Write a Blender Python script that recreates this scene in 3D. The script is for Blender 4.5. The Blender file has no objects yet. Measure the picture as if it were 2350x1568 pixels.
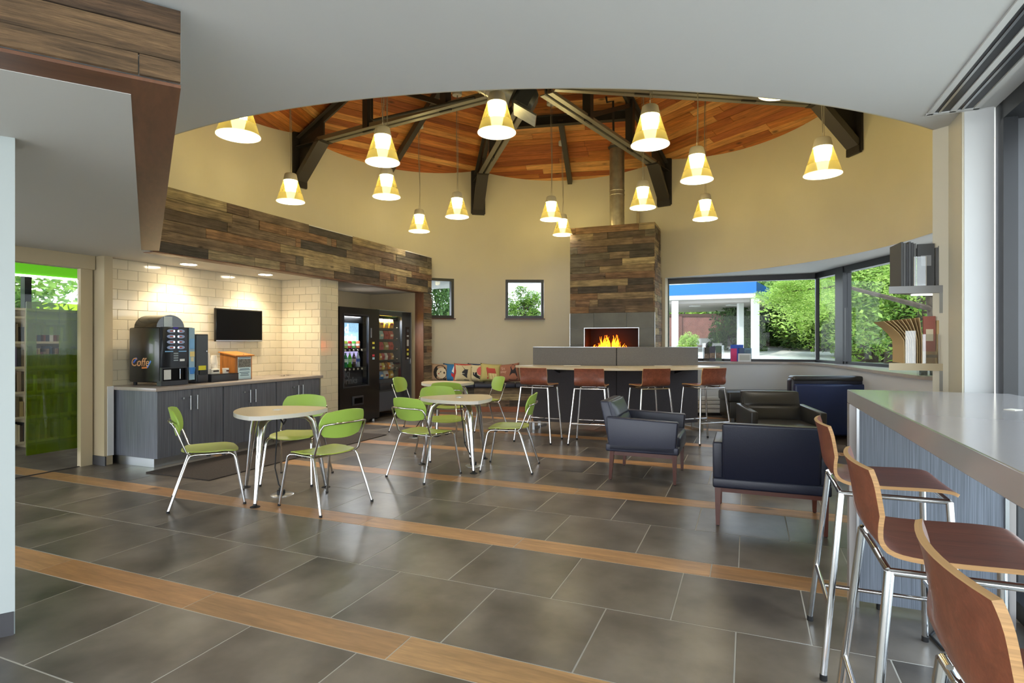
import bpy, bmesh, math, random
from mathutils import Vector, Matrix
random.seed(7)
pi = math.pi
C = bpy.context.scene.collection

# ------------------------------------------------------------------ frame of reference
F, CX, CY, H = 1312.0, 1175.0, 785.0, 1.348          # focal length in px, principal point, eye height
TH = math.radians(22.39)                              # the tile grid is turned against the view
ct, st = math.cos(TH), math.sin(TH)
def UV(u, v, z=0.0): return Vector((u*ct+v*st, -u*st+v*ct, z))
def P(x, y, h):                                       # photo pixel -> point on the plane z = h
    Y = (h-H)*F/(CY-y); return Vector(((x-CX)/F*Y, Y, h))
def PY(x, y, Y): return Vector(((x-CX)/F*Y, Y, H+(CY-y)/F*Y))
UANG = -TH                                            # direction of +u in the world
VANG = pi/2-TH                                        # direction of +v
CEN = Vector((0.292, 7.347)); R = 4.554               # rotunda
HS, LC = 2.585, 2.29                                  # white soffit, low soffit

# ------------------------------------------------------------------ camera, sky, sun, exposure
cam = bpy.data.cameras.new('camera'); cam.sensor_width = 36.0; cam.lens = F*36.0/2350.0
cam.shift_y = -(784.0-CY)/2350.0*1.0; cam.clip_end = 500
co = bpy.data.objects.new('camera', cam); C.objects.link(co)
co.location = (0, 0, H); co.rotation_euler = (pi/2, 0, 0)
bpy.context.scene.camera = co
w = bpy.data.worlds.new('sky'); bpy.context.scene.world = w; w.use_nodes = True
nt = w.node_tree; bg = nt.nodes['Background']
tc = nt.nodes.new('ShaderNodeTexCoord'); sx = nt.nodes.new('ShaderNodeSeparateXYZ'); rp = nt.nodes.new('ShaderNodeValToRGB')
nt.links.new(tc.outputs['Generated'], sx.inputs[0]); nt.links.new(sx.outputs['Z'], rp.inputs[0]); nt.links.new(rp.outputs[0], bg.inputs[0])
rp.color_ramp.elements[0].position = 0.0; rp.color_ramp.elements[0].color = (0.93, 0.96, 1.0, 1)
rp.color_ramp.elements[1].position = 0.7; rp.color_ramp.elements[1].color = (0.62, 0.78, 1.0, 1)
bg.inputs[1].default_value = 1.45
sun = bpy.data.lights.new('sun', 'SUN'); sun.energy = 1.25; sun.angle = 0.02; sun.color = (1.0, 0.95, 0.86)
so = bpy.data.objects.new('sun', sun); C.objects.link(so)
so.rotation_euler = (math.radians(38), math.radians(-12), math.radians(-25))
vs = bpy.context.scene.view_settings
vs.view_transform = 'Standard'; vs.look = 'None'; vs.gamma = 1.0; vs.use_curve_mapping = False
vs.exposure = 2.35
bpy.context.scene.cycles.max_bounces = 8
bpy.context.scene.cycles.transparent_max_bounces = 24
bpy.context.scene.cycles.caustics_reflective = False
bpy.context.scene.cycles.caustics_refractive = False
bpy.context.scene.cycles.sample_clamp_indirect = 6.0

# ------------------------------------------------------------------ materials
def lin(c):
    if isinstance(c, str):
        c = [int(c[i:i+2], 16)/255 for i in (0, 2, 4)]
    return tuple((x/12.92 if x <= .04045 else ((x+.055)/1.055)**2.4) for x in c)+(1,)
def nm(m): return m.node_tree.nodes.new
def mat(name, col, rough=.5, metal=0, emit=None, es=0, noise=0, nscale=6, bump=0, bscale=60, spec=.5, coat=0, stretch=None, rnd=0):
    m = bpy.data.materials.new(name); m.use_nodes = True
    t = m.node_tree; b = t.nodes['Principled BSDF']; L = t.links.new
    b.inputs['Base Color'].default_value = lin(col); b.inputs['Roughness'].default_value = rough
    b.inputs['Metallic'].default_value = metal; b.inputs['Specular IOR Level'].default_value = spec
    b.inputs['Coat Weight'].default_value = coat
    if emit: b.inputs['Emission Color'].default_value = lin(emit); b.inputs['Emission Strength'].default_value = es
    if noise or bump or rnd:
        c = t.nodes.new('ShaderNodeTexCoord'); mp = t.nodes.new('ShaderNodeMapping'); L(c.outputs['Object'], mp.inputs[0])
        if stretch: mp.inputs['Scale'].default_value = stretch
        oi = t.nodes.new('ShaderNodeObjectInfo'); ml = t.nodes.new('ShaderNodeMath'); ml.operation = 'MULTIPLY'; ml.inputs[1].default_value = 37.
        L(oi.outputs['Random'], ml.inputs[0]); cb = t.nodes.new('ShaderNodeCombineXYZ')
        for k in range(3): L(ml.outputs[0], cb.inputs[k])
        if rnd: L(cb.outputs[0], mp.inputs['Location'])
    if noise or rnd:
        n = t.nodes.new('ShaderNodeTexNoise'); n.inputs['Scale'].default_value = nscale; n.inputs['Detail'].default_value = 6
        L(mp.outputs[0], n.inputs[0])
        r = t.nodes.new('ShaderNodeMapRange'); r.inputs[1].default_value = .3; r.inputs[2].default_value = .7
        r.inputs[3].default_value = 1-noise; r.inputs[4].default_value = 1+noise
        L(n.outputs[0], r.inputs[0]); src = r.outputs[0]
        if rnd:
            r2 = t.nodes.new('ShaderNodeMapRange'); r2.inputs[3].default_value = 1-rnd; r2.inputs[4].default_value = 1+rnd
            L(oi.outputs['Random'], r2.inputs[0]); mm = t.nodes.new('ShaderNodeMath'); mm.operation = 'MULTIPLY'
            L(src, mm.inputs[0]); L(r2.outputs[0], mm.inputs[1]); src = mm.outputs[0]
        v = t.nodes.new('ShaderNodeVectorMath'); v.operation = 'SCALE'; v.inputs[0].default_value = lin(col)[:3]
        L(src, v.inputs['Scale']); L(v.outputs[0], b.inputs['Base Color'])
    if bump:
        n2 = t.nodes.new('ShaderNodeTexNoise'); n2.inputs['Scale'].default_value = bscale; n2.inputs['Detail'].default_value = 4
        L(mp.outputs[0], n2.inputs[0]); bp = t.nodes.new('ShaderNodeBump'); bp.inputs['Strength'].default_value = bump; bp.inputs['Distance'].default_value = .01
        L(n2.outputs[0], bp.inputs['Height']); L(bp.outputs[0], b.inputs['Normal'])
    return m
def wood(name, cols, rough=.6, scale=(1.2, 14, 14), dark=.55, bump=.3, knots=0.0, mid=.5, coat=0, perobj=True):
    """board material: colour picked per board from a palette, grain along local X"""
    m = bpy.data.materials.new(name); m.use_nodes = True
    t = m.node_tree; b = t.nodes['Principled BSDF']; L = t.links.new; N = t.nodes.new
    b.inputs['Roughness'].default_value = rough; b.inputs['Coat Weight'].default_value = coat
    oi = N('ShaderNodeObjectInfo'); ramp = N('ShaderNodeValToRGB'); ramp.color_ramp.interpolation = 'CONSTANT' if len(cols) > 2 else 'LINEAR'
    el = ramp.color_ramp.elements
    while len(el) < len(cols): el.new(.5)
    for i, c in enumerate(cols): el[i].position = i/len(cols) if len(cols) > 2 else float(i); el[i].color = lin(c)
    if perobj: L(oi.outputs['Random'], ramp.inputs[0])
    else: ramp.inputs[0].default_value = .4
    c = N('ShaderNodeTexCoord'); mp = N('ShaderNodeMapping'); L(c.outputs['Object'], mp.inputs[0]); mp.inputs['Scale'].default_value = scale
    ml = N('ShaderNodeMath'); ml.operation = 'MULTIPLY'; ml.inputs[1].default_value = 53.; L(oi.outputs['Random'], ml.inputs[0])
    cb = N('ShaderNodeCombineXYZ'); [L(ml.outputs[0], cb.inputs[k]) for k in range(3)]; L(cb.outputs[0], mp.inputs['Location'])
    n = N('ShaderNodeTexNoise'); n.inputs['Scale'].default_value = 1.6; n.inputs['Detail'].default_value = 7; n.inputs['Roughness'].default_value = .65; n.inputs['Distortion'].default_value = .6
    L(mp.outputs[0], n.inputs[0])
    n3 = N('ShaderNodeTexNoise'); n3.inputs['Scale'].default_value = 9; n3.inputs['Detail'].default_value = 4; L(mp.outputs[0], n3.inputs[0])
    r = N('ShaderNodeMapRange'); r.inputs[1].default_value = .35; r.inputs[2].default_value = .68; r.inputs[3].default_value = dark; r.inputs[4].default_value = 1.22
    L(n.outputs[0], r.inputs[0])
    r3 = N('ShaderNodeMapRange'); r3.inputs[1].default_value = .3; r3.inputs[2].default_value = .7; r3.inputs[3].default_value = .5+.5*dark; r3.inputs[4].default_value = 1.12
    L(n3.outputs[0], r3.inputs[0]); mm = N('ShaderNodeMath'); mm.operation = 'MULTIPLY'; L(r.outputs[0], mm.inputs[0]); L(r3.outputs[0], mm.inputs[1])
    src = mm.outputs[0]
    if knots:
        vo = N('ShaderNodeTexVoronoi'); mk = N('ShaderNodeMapping'); mk.inputs['Scale'].default_value = (1, 2.2, 2.2); L(c.outputs['Object'], mk.inputs[0]); L(cb.outputs[0], mk.inputs['Location'])
        vo.inputs['Scale'].default_value = knots; L(mk.outputs[0], vo.inputs[0])
        rk = N('ShaderNodeMapRange'); rk.inputs[1].default_value = .05; rk.inputs[2].default_value = .13; rk.inputs[3].default_value = .3; rk.inputs[4].default_value = 1.
        L(vo.outputs['Distance'], rk.inputs[0]); m2 = N('ShaderNodeMath'); m2.operation = 'MULTIPLY'; L(src, m2.inputs[0]); L(rk.outputs[0], m2.inputs[1]); src = m2.outputs[0]
    if name.startswith('barn'):
        n4 = N('ShaderNodeTexNoise'); n4.inputs['Scale'].default_value = 1.0; n4.inputs['Detail'].default_value = 5; m4 = N('ShaderNodeMapping'); m4.inputs['Scale'].default_value = (5, 9, 9)
        L(c.outputs['Object'], m4.inputs[0]); L(cb.outputs[0], m4.inputs['Location']); L(m4.outputs[0], n4.inputs[0])
        r4 = N('ShaderNodeMapRange'); r4.inputs[1].default_value = .35; r4.inputs[2].default_value = .65; r4.inputs[3].default_value = .9; r4.inputs[4].default_value = 1.5; L(n4.outputs[0], r4.inputs[0])
        m5 = N('ShaderNodeMath'); m5.operation = 'MULTIPLY'; L(src, m5.inputs[0]); L(r4.outputs[0], m5.inputs[1]); src = m5.outputs[0]
    v = N('ShaderNodeVectorMath'); v.operation = 'SCALE'; L(ramp.outputs[0], v.inputs[0]); L(src, v.inputs['Scale']); L(v.outputs[0], b.inputs['Base Color'])
    if bump:
        bp = N('ShaderNodeBump'); bp.inputs['Strength'].default_value = bump; bp.inputs['Distance'].default_value = .006; L(src, bp.inputs['Height']); L(bp.outputs[0], b.inputs['Normal'])
    return m
def glass(name, tint=(1, 1, 1), gl=.08, rough=0.0):
    m = bpy.data.materials.new(name); m.use_nodes = True; t = m.node_tree; t.nodes.remove(t.nodes['Principled BSDF']); N = t.nodes.new; L = t.links.new
    tr = N('ShaderNodeBsdfTransparent'); tr.inputs[0].default_value = tuple(tint)+(1,)
    g = N('ShaderNodeBsdfGlossy'); g.inputs['Roughness'].default_value = rough
    lw = N('ShaderNodeLayerWeight'); lw.inputs[0].default_value = .25
    r = N('ShaderNodeMapRange'); r.inputs[3].default_value = gl*.6; r.inputs[4].default_value = min(1, gl*5); L(lw.outputs['Fresnel'], r.inputs[0])
    mx = N('ShaderNodeMixShader'); L(r.outputs[0], mx.inputs[0]); L(tr.outputs[0], mx.inputs[1]); L(g.outputs[0], mx.inputs[2])
    L(mx.outputs[0], t.nodes['Material Output'].inputs[0]); return m

M = {}
M['white'] = mat('white_paint', 'd2d2d0', .85, bump=.02)
M['soffit'] = mat('soffit_paint', 'c9c7c2', .9)
M['tan'] = mat('tan_paint', 'cbc2ac', .8, noise=.02, nscale=2, bump=.03, bscale=120)
M['beige'] = mat('beige_paint', 'b9a98a', .8)
M['pale'] = mat('pale_wall', 'a9b0ae', .75)
M['knee'] = mat('knee_wall', 'b9babb', .6)
M['dkbase'] = mat('dark_vinyl', '3c3b3d', .5)
M['black'] = mat('black_frame', '15161a', .35)
M['blackp'] = mat('black_plastic', '131313', .28, coat=.3)
M['gun'] = mat('gunmetal', '33353a', .4, .3)
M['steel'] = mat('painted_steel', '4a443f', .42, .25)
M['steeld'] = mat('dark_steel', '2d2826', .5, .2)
M['steell'] = mat('strut_steel', '7d776c', .38, .35)
M['galv'] = mat('galvanised', '9a9a98', .28, .85, noise=.15, nscale=9)
M['flue'] = mat('flue_metal', 'a89f90', .35, .8, noise=.2, nscale=7)
M['chrome'] = mat('chrome', 'd8d8d8', .1, 1)
M['alu'] = mat('brushed_metal', 'b8bbbd', .3, 1)
M['grout'] = mat('grout', 'bab5aa', .9)
M['tile'] = mat('floor_tile', '696158', .3, noise=.55, nscale=2.6, bump=.05, bscale=9, rnd=.1, spec=.5)
M['wfloor'] = wood('floor_plank', ['a47a50', 'b48a5c', 'ae7f52', 'b98c5e'], .38, (1.0, 9, 9), .78, .05, 1.2)
M['barn'] = wood('barn_wood', ['7a6650', '8f7a5c', '5d4e3f', '9a8663', '6e5a48', '84715a', '4c443b', 'a3906c', '7d6149', '6b6150', '8a6a4c', '958568'], .85, (1.1, 24, 24), .42, .8, 2.4)
M['barnn'] = wood('barn_wood_beam', ['5a5538', '6a5238', '5a4430', '625a3c'], .85, (1.6, 22, 22), .4, .8, 2.5)
M['cedar'] = wood('cedar_board', ['c27438', 'd98a48', 'a2562a', 'e29c58', 'b4642f', 'cc7c3c', 'b86634', 'e8a864'], .5, (.8, 12, 12), .6, .2, 1.6)
M['lam'] = wood('brown_laminate', ['6b4630', '6b4630'], .45, (.9, 5, 5), .8, .05, 0)
M['reddish'] = wood('red_oak', ['7f4a2c', '94582f', '8a5230'], .5, (1, 14, 14), .75, .1, 0)
M['walnut'] = wood('walnut_veneer', ['7c4531', '874c37'], .36, (1.3, 16, 16), .76, .05, 0, coat=.15)
M['ply'] = mat('plywood_edge', 'bc915f', .55, noise=.2, nscale=3, stretch=(1, 1, 90))
M['cherry'] = mat('cherry_leg', '4e2212', .35, noise=.1)
M['zebra'] = mat('grey_laminate', '5c5f67', .42, noise=.4, nscale=5, stretch=(30, 30, .4))
M['zebral'] = mat('light_grey_laminate', '6b727c', .42, noise=.4, nscale=5, stretch=(60, 60, .5))
M['quartz'] = mat('grey_quartz', '9b9189', .25, noise=.03, nscale=30)
M['solid'] = mat('solid_surface', 'a39d99', .16, noise=.03, nscale=3)
M['brick'] = mat('glazed_brick', 'd3c8ad', .12, noise=.03, nscale=4, rnd=.04, spec=.6)
M['bgrout'] = mat('wall_grout', 'b9af98', .9)
M['stile'] = mat('slate_tile', '56554c', .45, noise=.18, nscale=4, rnd=.06)
M['green'] = mat('green_plastic', '9cbc50', .35)
M['greens'] = mat('green_seat_plastic', 'a6b64a', .35)
M['cream'] = mat('cream_laminate', 'd6c6a4', .3)
M['wedge'] = mat('white_edge', 'd9d5cc', .35)
M['navy'] = mat('navy_leather', '141829', .38, bump=.08, bscale=150)
M['navyl'] = mat('slate_leather', '2d3142', .38, bump=.08, bscale=150)
M['char'] = mat('charcoal_leather', '2b2b2a', .35, bump=.08, bscale=150)
M['felt'] = mat('grey_felt', '6e6c6a', .95, noise=.22, nscale=160)
M['feltd'] = mat('dark_felt', '4a474a', .95, noise=.2, nscale=160)
M['rub'] = mat('black_rubber', '0f0f10', .6)
M['mat'] = mat('floor_mat', '38302a', .98, noise=.45, nscale=120)
M['glass'] = glass('clear_glass', (.96, .98, .97), .08)
M['wglass'] = glass('window_glass', (.66, .68, .68), .012)
M['acr'] = glass('clear_acrylic', (.95, .96, .96), .1)
def ambm():
    m = glass('amber_glass', (.88, .82, .56), .16); t = m.node_tree; L = t.links.new
    out = t.nodes['Material Output']; src = out.inputs[0].links[0].from_socket
    df_ = t.nodes.new('ShaderNodeBsdfDiffuse'); df_.inputs[0].default_value = lin('b0a468'); mx = t.nodes.new('ShaderNodeMixShader'); mx.inputs[0].default_value = .07
    L(src, mx.inputs[1]); L(df_.outputs[0], mx.inputs[2]); L(mx.outputs[0], out.inputs[0]); return m
M['amber'] = ambm()
def gfm():
    m = mat('green_film', '66780c', .12); t = m.node_tree; L = t.links.new
    tr = t.nodes.new('ShaderNodeBsdfTransparent'); tr.inputs[0].default_value = (.55, .72, .12, 1)
    b = t.nodes.new('ShaderNodeMixShader'); b.inputs[0].default_value = .62; L(t.nodes['Principled BSDF'].outputs[0], b.inputs[1]); L(tr.outputs[0], b.inputs[2]); L(b.outputs[0], t.nodes['Material Output'].inputs[0]); return m
M['gfilm'] = gfm()
def bandm():
    m = mat('cream_glass_band', 'b8ac74', .3, emit='e8d98a', es=.02); t = m.node_tree; L = t.links.new
    tr = t.nodes.new('ShaderNodeBsdfTransparent'); tr.inputs[0].default_value = (.98, .9, .55, 1); tl_ = t.nodes.new('ShaderNodeBsdfTranslucent'); tl_.inputs[0].default_value = lin('9c9058')
    a = t.nodes.new('ShaderNodeMixShader'); a.inputs[0].default_value = .22; L(t.nodes['Principled BSDF'].outputs[0], a.inputs[1]); L(tl_.outputs[0], a.inputs[2])
    b = t.nodes.new('ShaderNodeMixShader'); b.inputs[0].default_value = .14; L(a.outputs[0], b.inputs[1]); L(tr.outputs[0], b.inputs[2]); L(b.outputs[0], t.nodes['Material Output'].inputs[0]); return m
M['band'] = bandm()
M['lampw'] = mat('glowing_diffuser', 'ffffff', .5, emit='fff9f0', es=19.0)
M['cap'] = mat('lamp_cap', 'b8b0a2', .6)
M['dl'] = mat('downlight_glow', 'ffffff', .5, emit='fff0d4', es=14)
M['screen'] = mat('screen', '020202', .35, spec=.1)
M['fire'] = mat('flame', 'ff7a18', .6, emit='ff6a10', es=1.6)
M['firey'] = mat('flame_core', 'ffc060', .6, emit='ffa838', es=2.0)
M['soot'] = mat('firebox', '14110f', .8)
M['paper'] = mat('paper', 'd6cfc0', .8)
def flat(col, r=.7, **k):
    key = 'flat_'+col
    if key not in M: M[key] = mat('colour_'+col, col, r, **k)
    return M[key]

# ------------------------------------------------------------------ mesh building
class MB:
    def __init__(s): s.v = []; s.f = []
    def add(s, vs, fs):
        n = len(s.v); s.v += [tuple(x) for x in vs]; s.f += [tuple(i+n for i in f) for f in fs]; return s
    def box(s, c, size, rz=0, M4=None):
        hx, hy, hz = [q/2 for q in size]; cs, sn = math.cos(rz), math.sin(rz)
        vs = []
        for z in (-hz, hz):
            for x, y in ((-hx, -hy), (hx, -hy), (hx, hy), (-hx, hy)):
                p = Vector((x, y, z))
                if M4 is not None: p = M4 @ p
                else: p = Vector((x*cs-y*sn, x*sn+y*cs, z))
                vs.append((p.x+c[0], p.y+c[1], p.z+c[2]))
        return s.add(vs, [(0, 3, 2, 1), (4, 5, 6, 7), (0, 1, 5, 4), (1, 2, 6, 5), (2, 3, 7, 6), (3, 0, 4, 7)])
    def uvbox(s, u0, u1, v0, v1, z0, z1):
        c = UV((u0+u1)/2, (v0+v1)/2, (z0+z1)/2); return s.box(c, (abs(u1-u0), abs(v1-v0), abs(z1-z0)), UANG)
    def beam(s, a, b, w, h, up=Vector((0, 0, 1))):
        a = Vector(a); b = Vector(b); d = (b-a); L = d.length; x = d.normalized()
        y = up.cross(x)
        if y.length < 1e-4: y = Vector((1, 0, 0)).cross(x)
        y.normalize(); z = x.cross(y)
        m = Matrix((x, y, z)).transposed()
        return s.box((a+b)/2, (L, w, h), M4=m)
    def prism(s, poly, z0, z1):
        n = len(poly); vs = [(p[0], p[1], z0) for p in poly]+[(p[0], p[1], z1) for p in poly]
        fs = [tuple(range(n))[::-1], tuple(range(n, 2*n))]+[(i, (i+1) % n, n+(i+1) % n, n+i) for i in range(n)]
        return s.add(vs, fs)
    def tube(s, path, r, n=8, close=False):
        path = [Vector(p) for p in path]; rs = r if isinstance(r, (list, tuple)) else [r]*len(path)
        rings = []; prev = None
        for i, p in enumerate(path):
            t = (path[min(i+1, len(path)-1)]-path[max(i-1, 0)]).normalized()
            if prev is None:
                a = Vector((0, 0, 1)) if abs(t.z) < .9 else Vector((1, 0, 0)); x = t.cross(a).normalized()
            else: x = (prev-t*prev.dot(t)).normalized()
            prev = x; y = t.cross(x)
            rings.append([p+(x*math.cos(2*pi*k/n)+y*math.sin(2*pi*k/n))*rs[i] for k in range(n)])
        vs = [q for rg in rings for q in rg]; fs = []
        for i in range(len(path)-1):
            for k in range(n): fs.append((i*n+k, i*n+(k+1) % n, (i+1)*n+(k+1) % n, (i+1)*n+k))
        fs.append(tuple(range(n))[::-1]); fs.append(tuple(range((len(path)-1)*n, len(path)*n)))
        return s.add(vs, fs)
    def lathe(s, prof, n=24, c=(0, 0, 0), cap=True):
        vs = []; fs = []
        for r, z in prof:
            for k in range(n): a = 2*pi*k/n; vs.append((c[0]+r*math.cos(a), c[1]+r*math.sin(a), c[2]+z))
        for i in range(len(prof)-1):
            for k in range(n): fs.append((i*n+k, i*n+(k+1) % n, (i+1)*n+(k+1) % n, (i+1)*n+k))
        if cap: fs.append(tuple(range(n))[::-1]); fs.append(tuple(range((len(prof)-1)*n, len(prof)*n)))
        return s.add(vs, fs)
    def grid(s, fn, nu, nv, th=0):
        """closed shell from fn(a,b)->(p,n), a,b in 0..1, thickness th along n"""
        n = (nu+1)*(nv+1); top = []; bot = []
        for j in range(nv+1):
            for i in range(nu+1):
                p, nn = fn(i/nu, j/nv); top.append(p); bot.append(Vector(p)-Vector(nn)*th)
        fs = []
        for j in range(nv):
            for i in range(nu):
                a = j*(nu+1)+i; q = (a, a+1, a+nu+2, a+nu+1); fs.append(q); fs.append(tuple(n+x for x in q[::-1]))
        bd = [i for i in range(nu+1)]+[j*(nu+1)+nu for j in range(1, nv+1)]+[nv*(nu+1)+i for i in range(nu-1, -1, -1)]+[j*(nu+1) for j in range(nv-1, 0, -1)]
        for k in range(len(bd)): a, b = bd[k], bd[(k+1) % len(bd)]; fs.append((b, a, n+a, n+b))
        return s.add(top+bot, fs)
    def mesh(s, name, smooth=False, bevel=0, seg=2, fix=True):
        me = bpy.data.meshes.new(name); me.from_pydata(s.v, [], s.f)
        if bevel or fix:
            bm = bmesh.new(); bm.from_mesh(me)
            if fix: bmesh.ops.recalc_face_normals(bm, faces=bm.faces)
            if bevel: bmesh.ops.bevel(bm, geom=list(bm.edges), offset=bevel, segments=seg, affect='EDGES', profile=.5)
            bm.to_mesh(me); bm.free()
        if smooth or bevel:
            me.polygons.foreach_set('use_smooth', [True]*len(me.polygons))
            if hasattr(me, 'set_sharp_from_angle'): me.set_sharp_from_angle(angle=math.radians(smooth if smooth not in (True, False) else 40))
        me.update(); return me
def obj(name, mb, m, parent=None, smooth=False, bevel=0, loc=None, rz=0, seg=2, kind=None, rot=None):
    me = mb.mesh(name, smooth, bevel, seg) if isinstance(mb, MB) else mb
    if m is not None and not me.materials: me.materials.append(m)
    o = bpy.data.objects.new(name, me); C.objects.link(o)
    if parent is not None: o.parent = parent
    if loc is not None: o.location = loc
    if rot is not None: o.rotation_euler = rot
    elif rz: o.rotation_euler = (0, 0, rz)
    if kind: o['kind'] = kind
    return o
def tag(o, label=None, cat=None, group=None, kind=None):
    if label: o['label'] = label
    if cat: o['category'] = cat
    if group: o['group'] = group
    if kind: o['kind'] = kind
    return o
def empty(name, loc=(0, 0, 0), rz=0, label=None, cat=None, group=None, kind=None):
    o = bpy.data.objects.new(name, None); C.objects.link(o); o.location = loc; o.rotation_euler = (0, 0, rz); o.empty_display_size = .1
    return tag(o, label, cat, group, kind)
def dup(root, loc=None, rz=None, label=None, group=None):
    kids = {}
    for o in bpy.data.objects:
        if o.parent: kids.setdefault(o.parent.name, []).append(o)
    def cp(o, par):
        c = o.copy(); C.objects.link(c)
        if par is not None: c.parent = par
        for k in kids.get(o.name, []): cp(k, c)
        return c
    r = cp(root, None)
    if loc is not None: r.location = loc
    if rz is not None: r.rotation_euler = (0, 0, rz)
    if label: r['label'] = label
    if group: r['group'] = group
    return r
def struct(name, mb, m, parent=None, **k):
    o = obj(name, mb, m, parent, **k)
    if parent is None: o['kind'] = 'structure'
    return o
def text(name, s, size, m, parent, loc, rx, depth=.002, align='CENTER', shear=0, bold=0):
    cu = bpy.data.curves.new(name, 'FONT'); cu.body = s; cu.size = size; cu.extrude = depth; cu.align_x = align; cu.align_y = 'CENTER'; cu.shear = shear; cu.offset = bold; cu.resolution_u = 3
    t = bpy.data.objects.new(name+'_tmp', cu); C.objects.link(t)
    bpy.context.view_layer.update()
    me = bpy.data.meshes.new_from_object(t.evaluated_get(bpy.context.evaluated_depsgraph_get())); bpy.data.objects.remove(t)
    me.materials.clear(); me.materials.append(m)
    o = bpy.data.objects.new(name, me); C.objects.link(o); o.parent = parent; o.location = loc; o.rotation_euler = rx
    return o

# ================================================================== FLOOR
TW, DU, SW = .61, .6113, .208; PER = 2*TW+SW; V0 = 2.2445      # V0: far edge of the nearest plank strip
fl = struct('floor', MB().prism([(-14, -4), (9, -4), (9, 14.5), (-14, 14.5)], -.06, -.0012), M['grout'])
tm = MB().box((0, 0, -.006), (DU-.006, TW-.006, .012)).mesh('tile', bevel=.0012, seg=1); tm.materials.append(M['tile'])
pm = MB().box((0, 0, -.006), (2*DU-.005, SW-.005, .012)).mesh('floor_plank', bevel=.0012, seg=1); pm.materials.append(M['wfloor'])
def seen(p, mx=160):
    if p.y < 1.35: return False
    x = CX+p.x/p.y*F
    return -mx < x < 2350+mx
tiles = []; planks = []
for k in range(-2, 8):
    vb = V0+k*PER
    for (row, ph) in ((0, .562), (1, .266)):
        vc = vb+TW*(row+.5)
        for i in range(-18, 14):
            uc = ph+(i+.5)*DU; p = UV(uc, vc)
            if (p.y > 1.0 and seen(p, 420)) and (p.xy-CEN).length < 6.9+(2 if p.x < 0 else 0) and p.y < 12.4 and (uc > -9.5) and uc < 1.25+max(0, (vc-3.8))*3: tiles.append((p.length, p))
    vc = vb-SW/2
    for i in range(-9, 7):
        uc = -.2+(i+.5)*2*DU; p = UV(uc, vc)
        if p.y > .9 and seen(p, 400) and p.y < 12.6 and uc > -9.5 and (p.xy-CEN).length < 9 and uc < 1.4+max(0, (vc-3.8))*3: planks.append(p)
tiles.sort(key=lambda a: a[0])
for _, p in tiles[:298]:
    obj('floor_tile', tm, None, fl, loc=p, rz=UANG)
if len(tiles) > 298:
    mb = MB()
    for _, p in tiles[298:]: mb.box((p.x, p.y, -.006), (DU-.006, TW-.006, .012), UANG)
    obj('far_floor_tiles', mb, M['tile'], fl, kind='stuff')
for p in planks: obj('floor_plank', pm, None, fl, loc=p, rz=UANG)

# ================================================================== CEILINGS
def circ(a, r=R): return Vector((CEN.x+r*math.cos(a), CEN.y+r*math.sin(a)))
# white soffit: big sheet with the round opening
n = 180; ring = [circ(2*pi*k/n, R+.012) for k in range(n)]; outer = []
BLD = [Vector(p) for p in ((2.9, 11.62), (5.72, 10.5), (5.54, 5.6))]+[UV(1.5, 4.6).xy, UV(1.5, -6).xy, UV(-11.5, -6).xy, UV(-11.5, 12).xy, UV(-6.0, 11.6).xy, Vector((-1.7, 12.0))]
for k in range(n):
    a = 2*pi*k/n; d = Vector((math.cos(a), math.sin(a))); best = 0
    for i in range(len(BLD)):
        p, q_ = BLD[i]-CEN, BLD[(i+1) % len(BLD)]-CEN; e_ = q_-p; den = d.x*e_.y-d.y*e_.x
        if abs(den) < 1e-9: continue
        t = (p.x*e_.y-p.y*e_.x)/den; s_ = (p.x*d.y-p.y*d.x)/den
        if t > 0 and -1e-6 <= s_ <= 1+1e-6: best = max(best, t)
    outer.append(CEN+d*max(best, R+.13))
me_s = MB()
vs = []; fs = []
for z in (HS, HS+.14):
    for k in range(n): vs.append((ring[k].x, ring[k].y, z))
    for k in range(n): vs.append((outer[k].x, outer[k].y, z))
for k in range(n):
    j = (k+1) % n
    fs += [(k, j, n+j, n+k), (2*n+k, 2*n+j, 3*n+j, 3*n+k), (k, j, 2*n+j, 2*n+k), (n+k, n+j, 3*n+j, 3*n+k)]
me_s.add(vs, fs); ceil = struct('ceiling', me_s, M['white'])

# beam frame directions
dB = Vector((338-CX, F)).normalized(); eB = Vector((dB.y, -dB.x))     # along the beam leg / to its right
pc = P(415, 197, LC+.012).xy                                           # outer corner of the beam
LB = 4.50                                                              # length of the leg up to the fascia
BW = .158
UF = -5.72                                                             # fascia plane
# low soffit (over coffee niche and entrance)
pin = pc-eB*BW+dB*BW
q = [pin.x, pin.y]
leg_end = pin+dB*(LB-.1)
far_uv = [UV(UF+.02, 4.35), UV(UF+.02, 9.46), UV(-7.1, 9.46), UV(-7.1, 4.0), UV(-14, 4.0)]
low = MB()
poly = [pin, leg_end, UV(UF-.02, 4.5).xy, UV(UF-.02, 9.46).xy, UV(-7.1, 9.46).xy, UV(-7.1, 4.0).xy, UV(-7.1, 0.2).xy, (pin-eB*6+dB*.0)]
poly = [Vector(p) for p in poly]
low.prism(poly, LC, LC+.03)
struct('ceiling', low, M['soffit'])
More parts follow.
